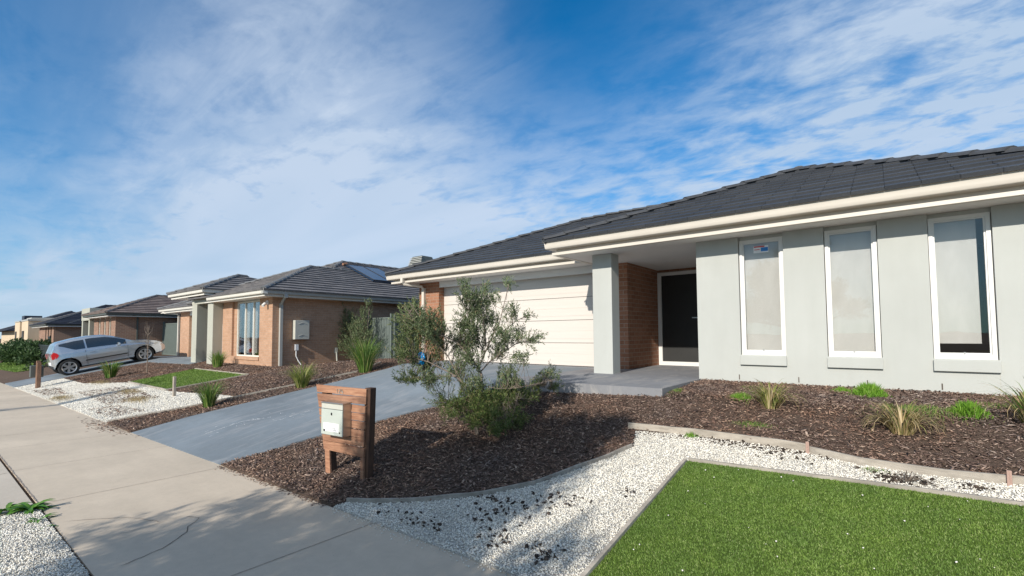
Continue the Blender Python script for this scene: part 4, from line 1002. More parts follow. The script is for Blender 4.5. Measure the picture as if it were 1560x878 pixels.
mb = MB(); mb.tube([(-.325, -.179, .70), (-.325, -.187, .70)], .007, 8); mb.box(-.332, -.318, -.186, -.179, .680, .70); local_build(mb, 'lock', M['rubber'], BX, 0)

# grey stake at the neighbouring lawn and the neighbour's letterbox
x, y = -14.31, 4.08; z = ztf(x, y); mb = MB().box(x - .04, x + .04, y - .03, y + .03, z - .15, z + .52); bev(tag(mb.build('stake', M['stakew'], loc=(x, y, z)), 'short grey timber stake standing in the white gravel', 'stake'), .006)
x, y = -25.47, 2.84; z = ztf(x, y); n = empty('letterbox_stand', (x, y, z), 'rough timber post with a dark letterbox near the neighbouring driveway', 'letterbox stand')
mb = MB(); mb.box(x - .10, x + .02, y - .06, y + .06, z - .1, z + 1.05); mb.box(x + .035, x + .12, y - .05, y + .07, z - .1, z + .98); bev(mb.build('post', M['postwood2'], n), .008)
mb = MB(); mb.box(x - .42, x - .101, y - .2, y + .16, z + .42, z + .86); bev(mb.build('letterbox', M['gutter3'], n), .01)

# ------------------------------------------------------------------ car (silver three door hatchback)
def lerp_tab(t, tab):
    for (a, va), (b, vb) in zip(tab[:-1], tab[1:]):
        if t <= b: 
            f = (t - a) / (b - a); f = f * f * (3 - 2 * f) if False else f
            return va + (vb - va) * f
    return tab[-1][1]
def make_car(loc, pitch, label):
    car = bpy.data.objects.new('parked_car', None); COL.objects.link(car); car.location = loc; car.rotation_euler = (pitch, 0, 0); car.scale = (1.06, 1.08, 1.06); tag(car, label, 'car')
    L = 4.26; y0 = -.86  # y from tail(-.86) to nose(3.40); wheels at 0 and 2.6; local +y forward, x half width
    def tab(pts):
        ys = np.array([p[0] for p in pts]); vs = np.array([p[1] for p in pts])
        # smooth interpolation (monotone-ish cubic via dense averaging)
        d = np.linspace(ys[0], ys[-1], 400); v = np.interp(d, ys, vs); k = np.hanning(13); k /= k.sum(); vp = np.pad(v, 6, mode='edge'); v2 = np.convolve(vp, k, 'valid'); return lambda y: float(np.interp(y, d, v2))
    belt = tab([(-.44, .93), (-.36, .99), (0, 1.0), (1.0, .975), (1.9, .945), (2.5, .90), (3.0, .80), (3.38, .68), (3.48, .58)])   # shoulder
    top = tab([(-.44, .96), (-.42, 1.04), (-.27, 1.38), (-.16, 1.45), (.3, 1.52), (.85, 1.545), (1.3, 1.51), (1.65, 1.39), (2.2, 1.10), (2.35, 1.05), (2.8, .985), (3.15, .88), (3.38, .74), (3.48, .62)])
    bot = tab([(-.44, .40), (-.36, .30), (-.25, .25), (3.0, .24), (3.35, .28), (3.48, .36)])
    hw = tab([(-.44, .70), (-.38, .79), (-.2, .845), (.2, .86), (2.4, .855), (2.95, .81), (3.28, .70), (3.48, .50)])
    ys = sorted(set(list(np.linspace(-.44, 3.48, 84))))
    wheel_y = (0.0, 2.60); wr = .315; arch = .385
    def section(y):
        b, s, t_, w = bot(y), belt(y), top(y), hw(y)
        t_ = max(t_, s + .005); gh = max(t_ - s, .005); tw = w * (1 - min(.32, .42 * gh))   # roof half width
        return [(0, b), (w * .75, b), (w * .97, b + .07), (w * 1.0, b + .22), (w * 1.005, (b + .22 + s) / 2), (w * .985, s - .06), (w * .955, s), ((w * .955 + tw) / 2 + .012 * gh, s + gh * .5), (tw + .012, s + gh * .86), (tw * .88, s + gh * .965), (tw * .5, t_), (0, t_ + .008)]
    mb = MB(); secs = [section(y) for y in ys]
    def inarch(y, z, half=None):
        return any((y - wy) ** 2 + (z - .31) ** 2 < arch ** 2 for wy in wheel_y)
    def glass_side(y, k): return k in (6, 7)
    gl = MB(); 
    def is_glass(ya, k):
        ym = ya
        if k in (6, 7):
            if -.3 < ym < 2.02: 
                return True
        return False
    NF = 6
    def fine(sec):
        out = [sec[0]]
        for k in range(11):
            n_ = NF if 1 <= k <= 5 else 1
            a, b = sec[k], sec[k + 1]
            out += [(a[0] + (b[0] - a[0]) * q / n_, a[1] + (b[1] - a[1]) * q / n_) for q in range(1, n_ + 1)]
        return out
    fs = [fine(q) for q in secs]; nr = len(fs[0]); CR = .405
    def arch_in(y, z):
        for wy in wheel_y:
            d = math.hypot(y - wy, z - .345)
            if d < CR - 1e-5: return wy, d
        return None
    def snap(y, x, z):
        r = arch_in(y, z)
        if r is None or r[1] < 1e-4: return (x, y, z)
        f = CR / r[1]; return (x, r[0] + (y - r[0]) * f, .345 + (z - .345) * f)
    for i in range(len(ys) - 1):
        for sgn in (1, -1):
            for k in range(nr - 1):
                q = [(ys[i], fs[i][k]), (ys[i], fs[i][k + 1]), (ys[i + 1], fs[i + 1][k + 1]), (ys[i + 1], fs[i + 1][k])]
                side = k >= 1
                if side and all(arch_in(yy, p[1]) for yy, p in q) and q[0][1][0] > .4: continue
                P = [(sgn * p[0], yy, p[1]) for yy, p in q]
                if side and k < 1 + 5 * NF + 1: P = [(sgn * snap(yy, p[0], p[1])[0],) + snap(yy, p[0], p[1])[1:] for yy, p in q]
                if sgn > 0: P = P[::-1]
                mb.face(P, mi=1 if k == 0 else 0)
    # end caps
    for i, rev in ((0, False), (len(ys) - 1, True)):
        s_ = fs[i]; ring = [(x, ys[i], z) for x, z in s_] + [(-x, ys[i], z) for x, z in s_[::-1][1:-1]]
        mb.face(ring if rev else ring[::-1], mi=0)
    me_parent = car
    def bld(m, name, mats, parent=car, sm=None, bw=0):
        o = m.build(name, mats); 
        o.parent = parent
        if sm: weld(o, .0004, sm)
        if bw: bev(o, bw)
        return o
    body = bld(mb, 'body', [M['carpaint'], M['rubber']], car)
    weld(body, .0006, 42)
    # side glass as slightly proud panels following the greenhouse
    def side_pt(y, f, off):
        s_ = section(y); (x0, z0), (x1, z1), (x2, z2) = s_[6], s_[7], s_[8]
        if f < .5: u = f / .5; x, z = x0 + (x1 - x0) * u, z0 + (z1 - z0) * u
        else: u = (f - .5) / .5; x, z = x1 + (x2 - x1) * u, z1 + (z2 - z1) * u
        return x + off, z + off * .3
    def glass_panel(y0_, y1_, lo, hi, sgn, n=16):
        m = MB()
        for i in range(n):
            ya, yb = y0_ + (y1_ - y0_) * i / n, y0_ + (y1_ - y0_) * (i + 1) / n
            fs = [(lo(ya), hi(ya)), (lo(yb), hi(yb))]
            for j in range(4):
                q = []
                for (yy, (l, h)), js in (((ya, fs[0]), (j, j + 1)), ((yb, fs[1]), (j + 1, j))):
                    for jj in js: x, z = side_pt(yy, l + (h - l) * jj / 4, .006); q.append((sgn * x, yy, z))
                m.face(q if sgn < 0 else q[::-1])
        return m
    for sgn in (1, -1):
        lo = lambda y: .10 + max(0, (.32 - y) / .5) ** 1.3 * .60; hi = lambda y: .90
        m = glass_panel(-.17, .62, lo, hi, sgn); g = bld(m, 'side_window', M['cglass'], car, 60)
        lo2 = lambda y: .10; hi2 = lambda y: .93
        m = glass_panel(.68, 2.0, lambda y: .10, lambda y: max(.12, .93), sgn); g = bld(m, 'side_window', M['cglass'], car, 60)
    # rear window and windscreen
    def across(ya, yb, frac, name, n=8, off=.006):
        m = MB()
        for i in range(n):
            p, q = ya + (yb - ya) * i / n, ya + (yb - ya) * (i + 1) / n
            for k in range(-6, 6):
                P = []
                for yy, kk in ((p, k), (q, k), (q, k + 1), (p, k + 1)):
                    s_ = section(yy); tw = s_[8][0] * frac; x = tw * kk / 6; z = s_[11][1] + off - .035 * (abs(kk) / 6) ** 2.2
                    P.append((x, yy, z))
                m.face(P[::-1])
        return bld(m, name, M['cglass'], car, 60)
    across(-.415, -.29, .92, 'rear_window'); across(1.68, 2.27, .94, 'windscreen')
    # lamps
    for sgn in (1, -1):
        m = MB(); pts = []
        for (yy, zz) in ((-.44, .76), (-.30, .80), (-.23, .90), (-.27, 1.0), (-.36, 1.06), (-.45, .96)):
            pts.append((yy, zz))
        ring = [(sgn * (max(hw(yy), .74) + .012 - (.02 if zz > 1.0 else 0)), yy, zz) for yy, zz in pts]; inner = [(sgn * (hw(yy) - .12), yy - .0, zz) for yy, zz in pts]
        m.face(ring if sgn < 0 else ring[::-1]); m.face(inner)
        for i in range(6): m.face([ring[i], ring[(i + 1) % 6], inner[(i + 1) % 6], inner[i]])
        bld(m, 'tail_lamp', M['taillamp'], car, 40)
        m = MB(); ring = [(sgn * (hw(yy) * dx - .004), yy, zz) for yy, zz, dx in ((3.0, .76, 1.0), (3.1, .68, 1.0), (3.34, .62, 1.0), (3.37, .70, 1.0), (3.16, .81, .97))]
        inner = [(x - sgn * .12, yy, z) for x, yy, z in ring]; m.face(ring if sgn < 0 else ring[::-1])
        for i in range(5): m.face([ring[i], ring[(i + 1) % 5], inner[(i + 1) % 5], inner[i]])
        bld(m, 'headlight', M['headlamp'], car, 40)
        # rub strip, handle, mirror, door seams
        m = MB(); m.box(sgn * .862 - .012, sgn * .862 + .012, .55, 1.98, .50, .55); bld(m, 'rub_strip', M['rubber'], car, bw=.008)
        m = MB(); m.box(sgn * .858 - .014, sgn * .858 + .014, .74, .92, .835, .86); bld(m, 'door_handle', M['carpaint'], car, bw=.008)
        m = MB(); 
        for th in range(6):
            pass
        cx = sgn * .95
        m.hexa([(cx - .1, 1.68, .95), (cx + .1, 1.70, .95), (cx - .1, 1.80, .96), (cx + .1, 1.79, .96), (cx - .09, 1.69, 1.09), (cx + .085, 1.70, 1.07), (cx - .09, 1.78, 1.08), (cx + .085, 1.77, 1.06)]); bld(m, 'wing_mirror', M['carpaint'], car, bw=.03)
        m = MB()
        for (ya, za, yb, zb) in ((.60, .33, .60, .97), (1.98, .36, 2.04, .90)):
            k = 8
            for i in range(k):
                pa, pb = [(ya + (yb - ya) * t / k, za + (zb - za) * t / k) for t in (i, i + 1)]
                xa, xb = [sgn * (hw(p[0]) * 1.008 - (.018 if p[1] > .8 else 0)) for p in (pa, pb)]
                m.hexa([(xa - .004, pa[0] - .005, pa[1]), (xa + .004, pa[0] - .005, pa[1]), (xa - .004, pa[0] + .005, pa[1]), (xa + .004, pa[0] + .005, pa[1]), (xb - .004, pb[0] - .005, pb[1]), (xb + .004, pb[0] - .005, pb[1]), (xb - .004, pb[0] + .005, pb[1]), (xb + .004, pb[0] + .005, pb[1])])
        bld(m, 'door_seam', M['rubber'], car)
    # inner wheel wells
    for wy in wheel_y:
        m = MB(); n = 20
        for i in range(n):
            a0, a1 = math.pi * i / n - .25, math.pi * (i + 1) / n - .25 + (.5 / n if i == n - 1 else 0)
            P = lambda a, x: (x, wy + .402 * math.cos(a), .345 + .402 * math.sin(a))
            for sgn in (1, -1): m.face([P(a0, sgn * .55), P(a1, sgn * .55), P(a1, sgn * .85), P(a0, sgn * .85)])
        bld(m, 'wheel_arch', M['rubber'], car, 60)
        for sgn in (1, -1):
            hub = bpy.data.objects.new('wheel', None)
            m = MB(); prof = [(.22, -.10), (.31, -.105), (.338, -.085), (.344, 0), (.338, .085), (.31, .105), (.24, .10), (.23, .06)]; n = 32
            cx = sgn * .745
            for i in range(n):
                a0, a1 = 2 * math.pi * i / n, 2 * math.pi * (i + 1) / n
                for (r0, o0), (r1, o1) in zip(prof[:-1], prof[1:]):
                    m.face([(cx + sgn * o0, wy + r0 * math.cos(a0), .342 + r0 * math.sin(a0)), (cx + sgn * o0, wy + r0 * math.cos(a1), .342 + r0 * math.sin(a1)), (cx + sgn * o1, wy + r1 * math.cos(a1), .342 + r1 * math.sin(a1)), (cx + sgn * o1, wy + r1 * math.cos(a0), .342 + r1 * math.sin(a0))])
            whl = bld(m, 'wheel', M['rubber'], car, 50)
            m = MB()
            for i in range(n):   # rim ring + dark dish
                a0, a1 = 2 * math.pi * i / n, 2 * math.pi * (i + 1) / n
                def Q(r, o, a): return (cx + sgn * o, wy + r * math.cos(a), .342 + r * math.sin(a))
                m.face([Q(.24, .10, a0), Q(.24, .10, a1), Q(.212, .085, a1), Q(.212, .085, a0)]); m.face([Q(.212, .085, a0), Q(.212, .085, a1), Q(.20, .02, a1), Q(.20, .02, a0)])
                m.face([Q(.0, .02, a0), Q(.20, .02, a0), Q(.20, .02, a1)], mi=1)
            for s5 in range(6):
                a = 2 * math.pi * s5 / 6 + .3
                def S(r, off, w): ca, sa = math.cos(a), math.sin(a); return (cx + sgn * off, wy + r * ca - w * sa, .342 + r * sa + w * ca)
                m.face([S(.04, .085, -.032), S(.04, .085, .032), S(.22, .088, .05), S(.22, .088, -.05)]); m.face([S(.04, .085, -.032), S(.195, .088, -.048), S(.19, .04, -.048), S(.04, .04, -.032)]); m.face([S(.04, .085, .032), S(.195, .088, .048), S(.19, .04, .048), S(.04, .04, .032)])
            m.tube([(cx + sgn * .03, wy, .342), (cx + sgn * .095, wy, .342)], .05, 14)
            bld(m, 'rim', [M['steelw'], M['rubber']], whl)
    # seats silhouettes
    for sx in (-.36, .36):
        m = MB(); m.hexa([(sx - .22, .75, .5), (sx + .22, .75, .5), (sx - .22, .9, .5), (sx + .22, .9, .5), (sx - .2, .55, 1.08), (sx + .2, .55, 1.08), (sx - .2, .68, 1.1), (sx + .2, .68, 1.1)]); m.box(sx - .12, sx + .12, .56, .67, 1.12, 1.30); bld(m, 'seat', M['skin'], car, bw=.03)
    m = MB(); m.box(-.3, .3, -.455, -.443, .50, .62); bld(m, 'number_plate', M['label_white'], car)
    m = MB(); m.box(-.6, .6, -.455, -.42, .40, .47); m.box(-.35, .35, 3.465, 3.49, .38, .48); bld(m, 'bumper_strip', M['rubber'], car, bw=.01)
    return car
def _cg():
    s = NT('car_window_glass'); g = princ(s, (.02, .025, .03), .03, spec=.9, Coat_Weight=1.0, Coat_Roughness=.01); return fin(s, g)
M['cglass'] = _cg()
zr, zf = ztf(-28.9, 4.15) + .045, ztf(-28.9, 6.75) + .045
make_car((-29.75, 4.27, zr), math.atan2(zf - zr, 2.6), 'silver three door hatchback parked nose up on the blue grey driveway')

# ------------------------------------------------------------------ plants
def blade_tuft(name, loc, n, L, spread, w, mat, label, cat, group=None, droop=1.0, jit=.3, dead=0, seg=6, base_r=.06, up=1.0, parent=None):
    x0, y0, z0 = loc; V = []; F = []; vi = 0
    for i in range(n):
        a = rng.uniform(0, 2 * math.pi); r = base_r * math.sqrt(rng.uniform()); l = L * rng.uniform(1 - jit, 1.1); lean = spread * rng.uniform(.15, 1) ; dr = droop * rng.uniform(.5, 1.4)
        d = np.array([math.cos(a), math.sin(a), 0]); side = np.array([-math.sin(a), math.cos(a), 0]); p = np.array([x0, y0, z0]) + d * r; th = lean * .5; tw = rng.uniform(-.5, .5)
        side = side * math.cos(tw) + d * math.sin(tw)
        for k in range(seg + 1):
            t = k / seg; ww = w * (1 - t ** 2.2) * .5 + .0006
            V.append(p - side * ww); V.append(p + side * ww)
            ang = lean * (.45 + .55 * t) + dr * t * t * 1.3
            p = p + (d * math.sin(ang) + np.array([0, 0, math.cos(ang) * up])) * (l / seg)
            if p[2] < z0 + .015: p[2] = z0 + .015
        for k in range(seg): F.append((vi + 2 * k, vi + 2 * k + 1, vi + 2 * k + 3, vi + 2 * k + 2))
        vi += 2 * (seg + 1)
    V = np.array(V) - np.array(loc); o = soup(name, V, np.array(F), mat, None)
    o.location = loc
    if label: tag(o, label, cat, group)
    return o
GT = 'strappy leaved tufts beside the driveways'
def P3(x, y): return (x, y, ztf(x, y) + .02)
blade_tuft('lomandra', P3(-11.14, 3.80), 230, .66, .8, .010, M['blade'], 'upright green strappy tuft at the corner of the white gravel by the driveway', 'strappy plant', GT, .9, base_r=.10)
blade_tuft('lomandra', P3(-10.33, 5.37), 260, .68, 1.0, .010, M['blade_y'], 'yellow green strappy tuft halfway up the blue grey driveway', 'strappy plant', GT, 1.1, base_r=.12)
blade_tuft('lomandra', P3(-9.95, 6.75), 380, 1.0, .85, .012, M['blade'], 'largest green strappy tuft in front of the pale steel fence', 'strappy plant', GT, 1.0, base_r=.14)
blade_tuft('lomandra', P3(-19.9, 7.05), 160, .68, .7, .02, M['blade'], 'green strappy tuft below the salmon brick house window', 'strappy plant', GT, .6, base_r=.14)
blade_tuft('lomandra', P3(-23.64, 4.63), 170, .75, .8, .028, M['blade'], 'dark green strappy tuft in front of the parked car', 'strappy plant', GT, .8, base_r=.14)
GD = 'clumps in the bed below the tall windows'
def droopy(loc, n, L, label, matA, matB, nb):
    t = empty('dianella', loc, label, 'strappy plant', GD)
    a = blade_tuft('green_blades', loc, n, L * 1.1, 1.35, .011, matA, None, None, droop=1.5, base_r=.06); a.parent = t; a.location = (0, 0, 0)
    b = blade_tuft('dry_blades', loc, nb, L * 1.1, 1.5, .010, matB, None, None, droop=1.9, base_r=.08); b.parent = t; b.location = (0, 0, 0)
    return t
droopy(P3(-1.05, 5.98), 90, .40, 'half green arching clump under the first tall window', M['blade_y'], M['blade_dry'], 70)
droopy(P3(.08, 5.68), 35, .40, 'largest straw brown arching clump in the bark bed', M['blade_y'], M['blade_dry'], 150)
droopy(P3(.97, 6.1), 50, .46, 'arching clump cut by the right edge of the photo', M['blade'], M['blade_dry'], 70)
def grass_patch(cx, cy, rx, ry, n, h, label, mat=M['blade_lush']):
    X = rng.normal(cx, rx, n); Y = rng.normal(cy, ry, n); base = np.array([(-.5, 0, 0), (.5, 0, 0), (.3, .2, .6), (0, .6, 1.0)], float); Hh = rng.uniform(.4, 1.0, n) * h
    Hh *= np.exp(-((X - cx) ** 2 / (2 * (rx * 1.6) ** 2) + (Y - cy) ** 2 / (2 * (ry * 1.6) ** 2)))
    o = inst('grass_weeds', X, Y, zt(X, Y) + .02, base, np.array([(0, 1, 2, 3)]), np.stack([np.full(n, .005), Hh * .4, Hh], 1), .25, mat, kind=None)
    c = Vector((cx, cy, ztf(cx, cy)))
    o.data.transform(Matrix.Translation(-c)); o.location = c
    return tag(o, label, 'grass')
grass_patch(-.19, 7.0, .075, .06, 1500, .20, 'bright green grass tuft against the grey wall under the middle window')
grass_patch(-.47, 7.25, .06, .04, 350, .09, 'small low green grass patch left of the bright tuft by the wall')
grass_patch(.58, 6.2, .06, .05, 1000, .17, 'bright green grass tuft right of the straw brown clump')
grass_patch(-1.15, 5.55, .12, .04, 420, .05, 'sparse low weeds in the bark below the first tall window', M['blade'])
grass_patch(-1.4, 6.2, .07, .06, 420, .10, 'low green weeds left of the half green clump')
grass_patch(-2.24, 6.35, .04, .13, 420, .06, 'low green weeds along the porch slab corner', M['blade'])
grass_patch(.25, 6.2, .22, .14, 900, .09, 'thin green weeds behind the straw brown clump', M['blade'])
grass_patch(.85, 6.8, .2, .12, 450, .06, 'thin green weeds near the control joint of the wall', M['blade'])
grass_patch(-1.5, 7.1, .10, .05, 220, .05, 'tiny green weeds at the wall near the porch', M['blade'])
grass_patch(-1.68, 5.17, .04, .03, 140, .06, 'tiny grass sprout on the left edging board')
grass_patch(-.12, 4.92, .06, .03, 130, .03, 'tiny green sprouts in the white gravel', M['blade'])
for (cx, cy, lb) in ((-22.5, 4.15, 'dried brown weeds behind the gravel left of the lawn patch'), (-15.3, 3.55, 'dried brown weeds in the middle of the neighbouring gravel'), (-17.6, 3.9, 'dried brown weeds in front of the lawn patch edge'), (-19.6, 2.7, 'dried brown weeds at the path edge of the gravel')):
    grass_patch(cx, cy, .55, .16, 900, .09, lb, M['blade_dry'])
# dead twiggy weed on gravel
x, y = .09, 4.80; t = empty('dead_weed', (x, y, ztf(x, y)), 'withered dark weed lying on the white gravel', 'weed')
mb = MB()
for k in range(16):
    a = random.uniform(0, 6.28); l = random.uniform(.07, .18); zz = ztf(x, y) + .02
    mb.tube([(x, y, zz), (x + math.cos(a) * l * .5, y + math.sin(a) * l * .35, zz + random.uniform(.02, .09)), (x + math.cos(a) * l, y + math.sin(a) * l * .6, zz + random.uniform(.0, .04))], [.004, .003, .002], 4, mi=0)
mb.build('stems', M['bark_dk'], t)
# broadleaf weeds by the path
def rosette(name, loc, n, L, w, label, dirn=None, group=None):
    V = []; F = []; vi = 0; seg = 9; x0, y0, z0 = loc
    for i in range(n):
        a = rng.uniform(0, 2 * math.pi) if dirn is None else rng.normal(dirn, .75); l = L * rng.uniform(.5, 1.1); d = np.array([math.cos(a), math.sin(a), 0]); side = np.array([-d[1], d[0], 0]); p = np.array([x0, y0, z0 + .01]) + d * .01; e = rng.uniform(.25, .9)
        for k in range(seg + 1):
            t = k / seg; ww = w * (math.sin(math.pi * min(1, t ** .8)) ** .7 * (1 + .35 * (k % 2)) + .08) * .5
            up = np.array([0, 0, ww * .35]); V += [p - side * ww + up, p, p + side * ww + up]
            ang = e - t * 1.25; p = p + (d * math.cos(ang) + np.array([0, 0, math.sin(ang)])) * l / seg; p[2] = max(p[2], z0 + .008)
        for k in range(seg):
            b = vi + 3 * k; F += [(b, b + 1, b + 4, b + 3), (b + 1, b + 2, b + 5, b + 4)]
        vi += 3 * (seg + 1)
    V = np.array(V) - np.array(loc); o = soup(name, V, np.array(F), M['weed']); o.location = loc; return tag(o, label, 'weed', group)
M['weed'] = m_island('weed_leaves', (0, .5, 1), ((.05, .16, .02), (.10, .25, .03), (.18, .33, .07)), .45, .25)
zz = ztf(-6.4, .75)
rosette('broadleaf_weed', (-6.42, .70, zz), 40, .20, .032, 'large leafy green weed where joint, path and white verge meet', None)
rosette('broadleaf_weed', (-6.60, .56, zz), 30, .18, .03, 'left part of the leafy weed spreading along the crossing edge', None)
rosette('broadleaf_weed', (-6.0, .72, zz), 18, .15, .022, 'thin green weed on the verge right of the leafy weed', None)
rosette('broadleaf_weed', (-5.72, .70, zz), 10, .12, .016, 'smallest green weed creeping onto the path edge', None)
rosette('broadleaf_weed', (-6.15, .25, zz - .01), 8, .06, .02, 'tiny weed deep in the white verge gravel', None)

# leafy shrubs
def sprigs(tips, nleaf, ll, lw, slen, name, mat, parent=None, spread=.9):
    """tips: (p, dir); each gets a short twig with linear leaves around it"""
    V = []; n = len(tips); P = np.array([t[0] for t in tips]); D = np.array([t[1] for t in tips]); D /= np.linalg.norm(D, axis=1)[:, None]
    t = np.tile(np.linspace(0, 1, nleaf), n); P2 = np.repeat(P, nleaf, 0); D2 = np.repeat(D, nleaf, 0); m = len(t)
    base = P2 + D2 * (t * slen)[:, None] + rng.normal(0, .004, (m, 3))
    r = rng.normal(size=(m, 3)); r -= (r * D2).sum(1)[:, None] * D2; r /= np.linalg.norm(r, axis=1)[:, None]
    ld = D2 * rng.uniform(.5, 1.0, m)[:, None] + r * spread * rng.uniform(.5, 1.1, m)[:, None]; ld[:, 2] += .1; ld /= np.linalg.norm(ld, axis=1)[:, None]
    sd = np.cross(ld, rng.normal(size=(m, 3))); sd /= np.linalg.norm(sd, axis=1)[:, None]
    L = ll * rng.uniform(.6, 1.2, m)[:, None]; W = lw * rng.uniform(.7, 1.2, m)[:, None]
    v = np.stack([base, base + ld * L * .45 + sd * W * .5, base + ld * L, base + ld * L * .45 - sd * W * .5], 1).reshape(-1, 3)
    F = np.arange(m * 4).reshape(m, 4)
    return soup(name, v, F, mat, parent)
def cloud_tips(blobs, origin, dens_fn=None):
    tips = []
    for (c, r, n) in blobs:
        c = np.array(c); r = np.array(r)
        u = rng.normal(size=(n, 3)); u /= np.linalg.norm(u, axis=1)[:, None]; u *= (rng.uniform(0, 1, n) ** .45)[:, None]
        p = c + u * r; d = (p - np.array(origin)); d /= np.linalg.norm(d, axis=1)[:, None]; d += rng.normal(0, .45, (n, 3)); d[:, 2] += .35
        tips += list(zip(p, d))
    return tips

# big foreground shrub: crown blobs (centre, radii, sprig count) and stems, in world coordinates
SHB = [((-4.7, 3.89, 1.66), (0.24, 0.24, 0.278), 95), ((-4.3, 3.8, 1.71), (0.202, 0.202, 0.228), 70), ((-4.94, 3.99, 1.9), (0.127, 0.127, 0.127), 22), ((-4.53, 4.14, 1.53), (0.19, 0.19, 0.228), 70), ((-4.73, 3.79, 1.38), (0.177, 0.177, 0.152), 45), ((-4.7, 4.13, 1.24), (0.228, 0.228, 0.152), 60), ((-4.55, 3.74, 1.09), (0.215, 0.215, 0.089), 30), ((-4.34, 3.91, 1.04), (0.177, 0.177, 0.114), 30), ((-4.75, 3.93, 2.0), (0.063, 0.063, 0.089), 8), ((-4.11, 4.23, 2.19), (0.071, 0.071, 0.071), 10), ((-4.03, 4.49, 2.18), (0.046, 0.046, 0.063), 7), ((-4.03, 4.3, 2.03), (0.177, 0.177, 0.114), 34), ((-4.02, 4.11, 2.05), (0.089, 0.089, 0.076), 12), ((-3.98, 4.55, 2.05), (0.152, 0.152, 0.101), 20), ((-3.84, 4.75, 2.25), (0.089, 0.089, 0.063), 9), ((-4.02, 4.32, 1.86), (0.228, 0.228, 0.114), 42), ((-3.99, 4.15, 1.68), (0.202, 0.202, 0.152), 50), ((-4.28, 4.34, 1.48), (0.19, 0.19, 0.152), 55), ((-4.06, 4.22, 1.28), (0.202, 0.202, 0.139), 40), ((-3.97, 4.57, 1.79), (0.177, 0.177, 0.127), 28), ((-3.66, 4.61, 1.86), (0.114, 0.114, 0.076), 14), ((-3.62, 4.85, 1.84), (0.076, 0.076, 0.035), 6), ((-3.69, 4.4, 1.58), (0.152, 0.152, 0.127), 26), ((-3.73, 4.77, 1.58), (0.152, 0.152, 0.114), 24), ((-3.48, 4.78, 1.53), (0.114, 0.114, 0.101), 14), ((-3.9, 4.65, 1.37), (0.164, 0.164, 0.114), 26), ((-3.52, 4.55, 1.31), (0.127, 0.127, 0.076), 16), ((-4.03, 4.34, 1.5), (0.152, 0.152, 0.152), 22), ((-4.36, 4.3, 1.11), (0.152, 0.152, 0.114), 26), ((-4.05, 4.36, 0.82), (0.329, 0.329, 0.152), 90), ((-3.92, 4.67, 0.75), (0.304, 0.304, 0.177), 110), ((-4.12, 4.11, 0.72), (0.253, 0.253, 0.139), 60), ((-3.73, 4.22, 0.62), (0.329, 0.329, 0.139), 90), ((-3.85, 4.83, 0.89), (0.202, 0.202, 0.152), 70), ((-3.75, 5.01, 0.78), (0.177, 0.177, 0.127), 40), ((-3.83, 4.73, 1.06), (0.152, 0.152, 0.114), 34), ((-4.09, 4.32, 0.97), (0.177, 0.177, 0.127), 34), ((-4.39, 4.09, 0.77), (0.152, 0.152, 0.089), 24), ((-3.61, 5.32, 1.03), (0.152, 0.152, 0.101), 30), ((-3.59, 5.44, 0.88), (0.101, 0.101, 0.076), 14), ((-3.74, 5.22, 0.92), (0.127, 0.127, 0.101), 24), ((-3.61, 4.22, 0.5), (0.152, 0.152, 0.076), 26), ((-3.82, 4.14, 0.65), (0.152, 0.152, 0.152), 40), ((-3.67, 4.68, 0.57), (0.152, 0.152, 0.127), 36)]
SHT = {'t1': [(-4.07, 4.37, 0.46), (-4.07, 4.36, 0.59), (-4.06, 4.36, 0.72), (-4.07, 4.34, 0.82), (-4.13, 4.29, 0.91), (-4.18, 4.25, 1.0), (-4.24, 4.19, 1.08), (-4.34, 4.11, 1.15), (-4.51, 3.97, 1.26), (-4.69, 3.82, 1.33)], 't2': [(-4.06, 4.38, 0.48), (-4.03, 4.39, 0.72), (-4.01, 4.39, 0.92), (-4.0, 4.38, 1.1), (-4.02, 4.37, 1.19), (-3.96, 4.4, 1.33), (-3.94, 4.41, 1.48), (-3.94, 4.39, 1.68), (-3.96, 4.37, 1.86), (-3.98, 4.34, 2.03), (-4.09, 4.25, 2.19)], 'b3': [(-4.0, 4.38, 1.12), (-3.92, 4.44, 1.25), (-3.8, 4.53, 1.35), (-3.64, 4.65, 1.48), (-3.46, 4.79, 1.54)], 'b4': [(-3.96, 4.4, 1.33), (-3.87, 4.46, 1.58), (-3.78, 4.51, 1.78), (-3.71, 4.55, 2.03), (-3.68, 4.57, 2.21)], 'b5': [(-4.02, 4.37, 1.19), (-4.1, 4.29, 1.33), (-4.21, 4.19, 1.51), (-4.38, 4.05, 1.61), (-4.6, 3.87, 1.76), (-4.67, 3.8, 1.96)], 'b6': [(-3.96, 4.4, 1.38), (-4.03, 4.33, 1.58), (-4.1, 4.26, 1.78), (-4.11, 4.24, 2.04), (-4.11, 4.23, 2.19)], 'b7': [(-4.01, 4.39, 0.97), (-3.85, 4.51, 0.92), (-3.66, 4.67, 0.92), (-3.46, 4.83, 0.97), (-3.26, 4.98, 1.02)], 'b8': [(-4.07, 4.36, 0.67), (-3.94, 4.46, 0.69), (-3.74, 4.61, 0.72), (-3.58, 4.74, 0.82)], 'b9': [(-4.06, 4.36, 0.72), (-4.23, 4.22, 0.77), (-4.43, 4.06, 0.8)], 'b10': [(-4.24, 4.19, 1.08), (-4.42, 4.05, 1.08), (-4.62, 3.89, 1.05), (-4.8, 3.75, 1.03)], 'b11': [(-4.18, 4.25, 1.0), (-4.31, 4.12, 1.33), (-4.46, 3.99, 1.58), (-4.55, 3.9, 1.81), (-4.65, 3.81, 2.01)], 'b12': [(-3.94, 4.41, 1.48), (-3.79, 4.52, 1.6), (-3.62, 4.64, 1.78), (-3.5, 4.73, 1.83)]}
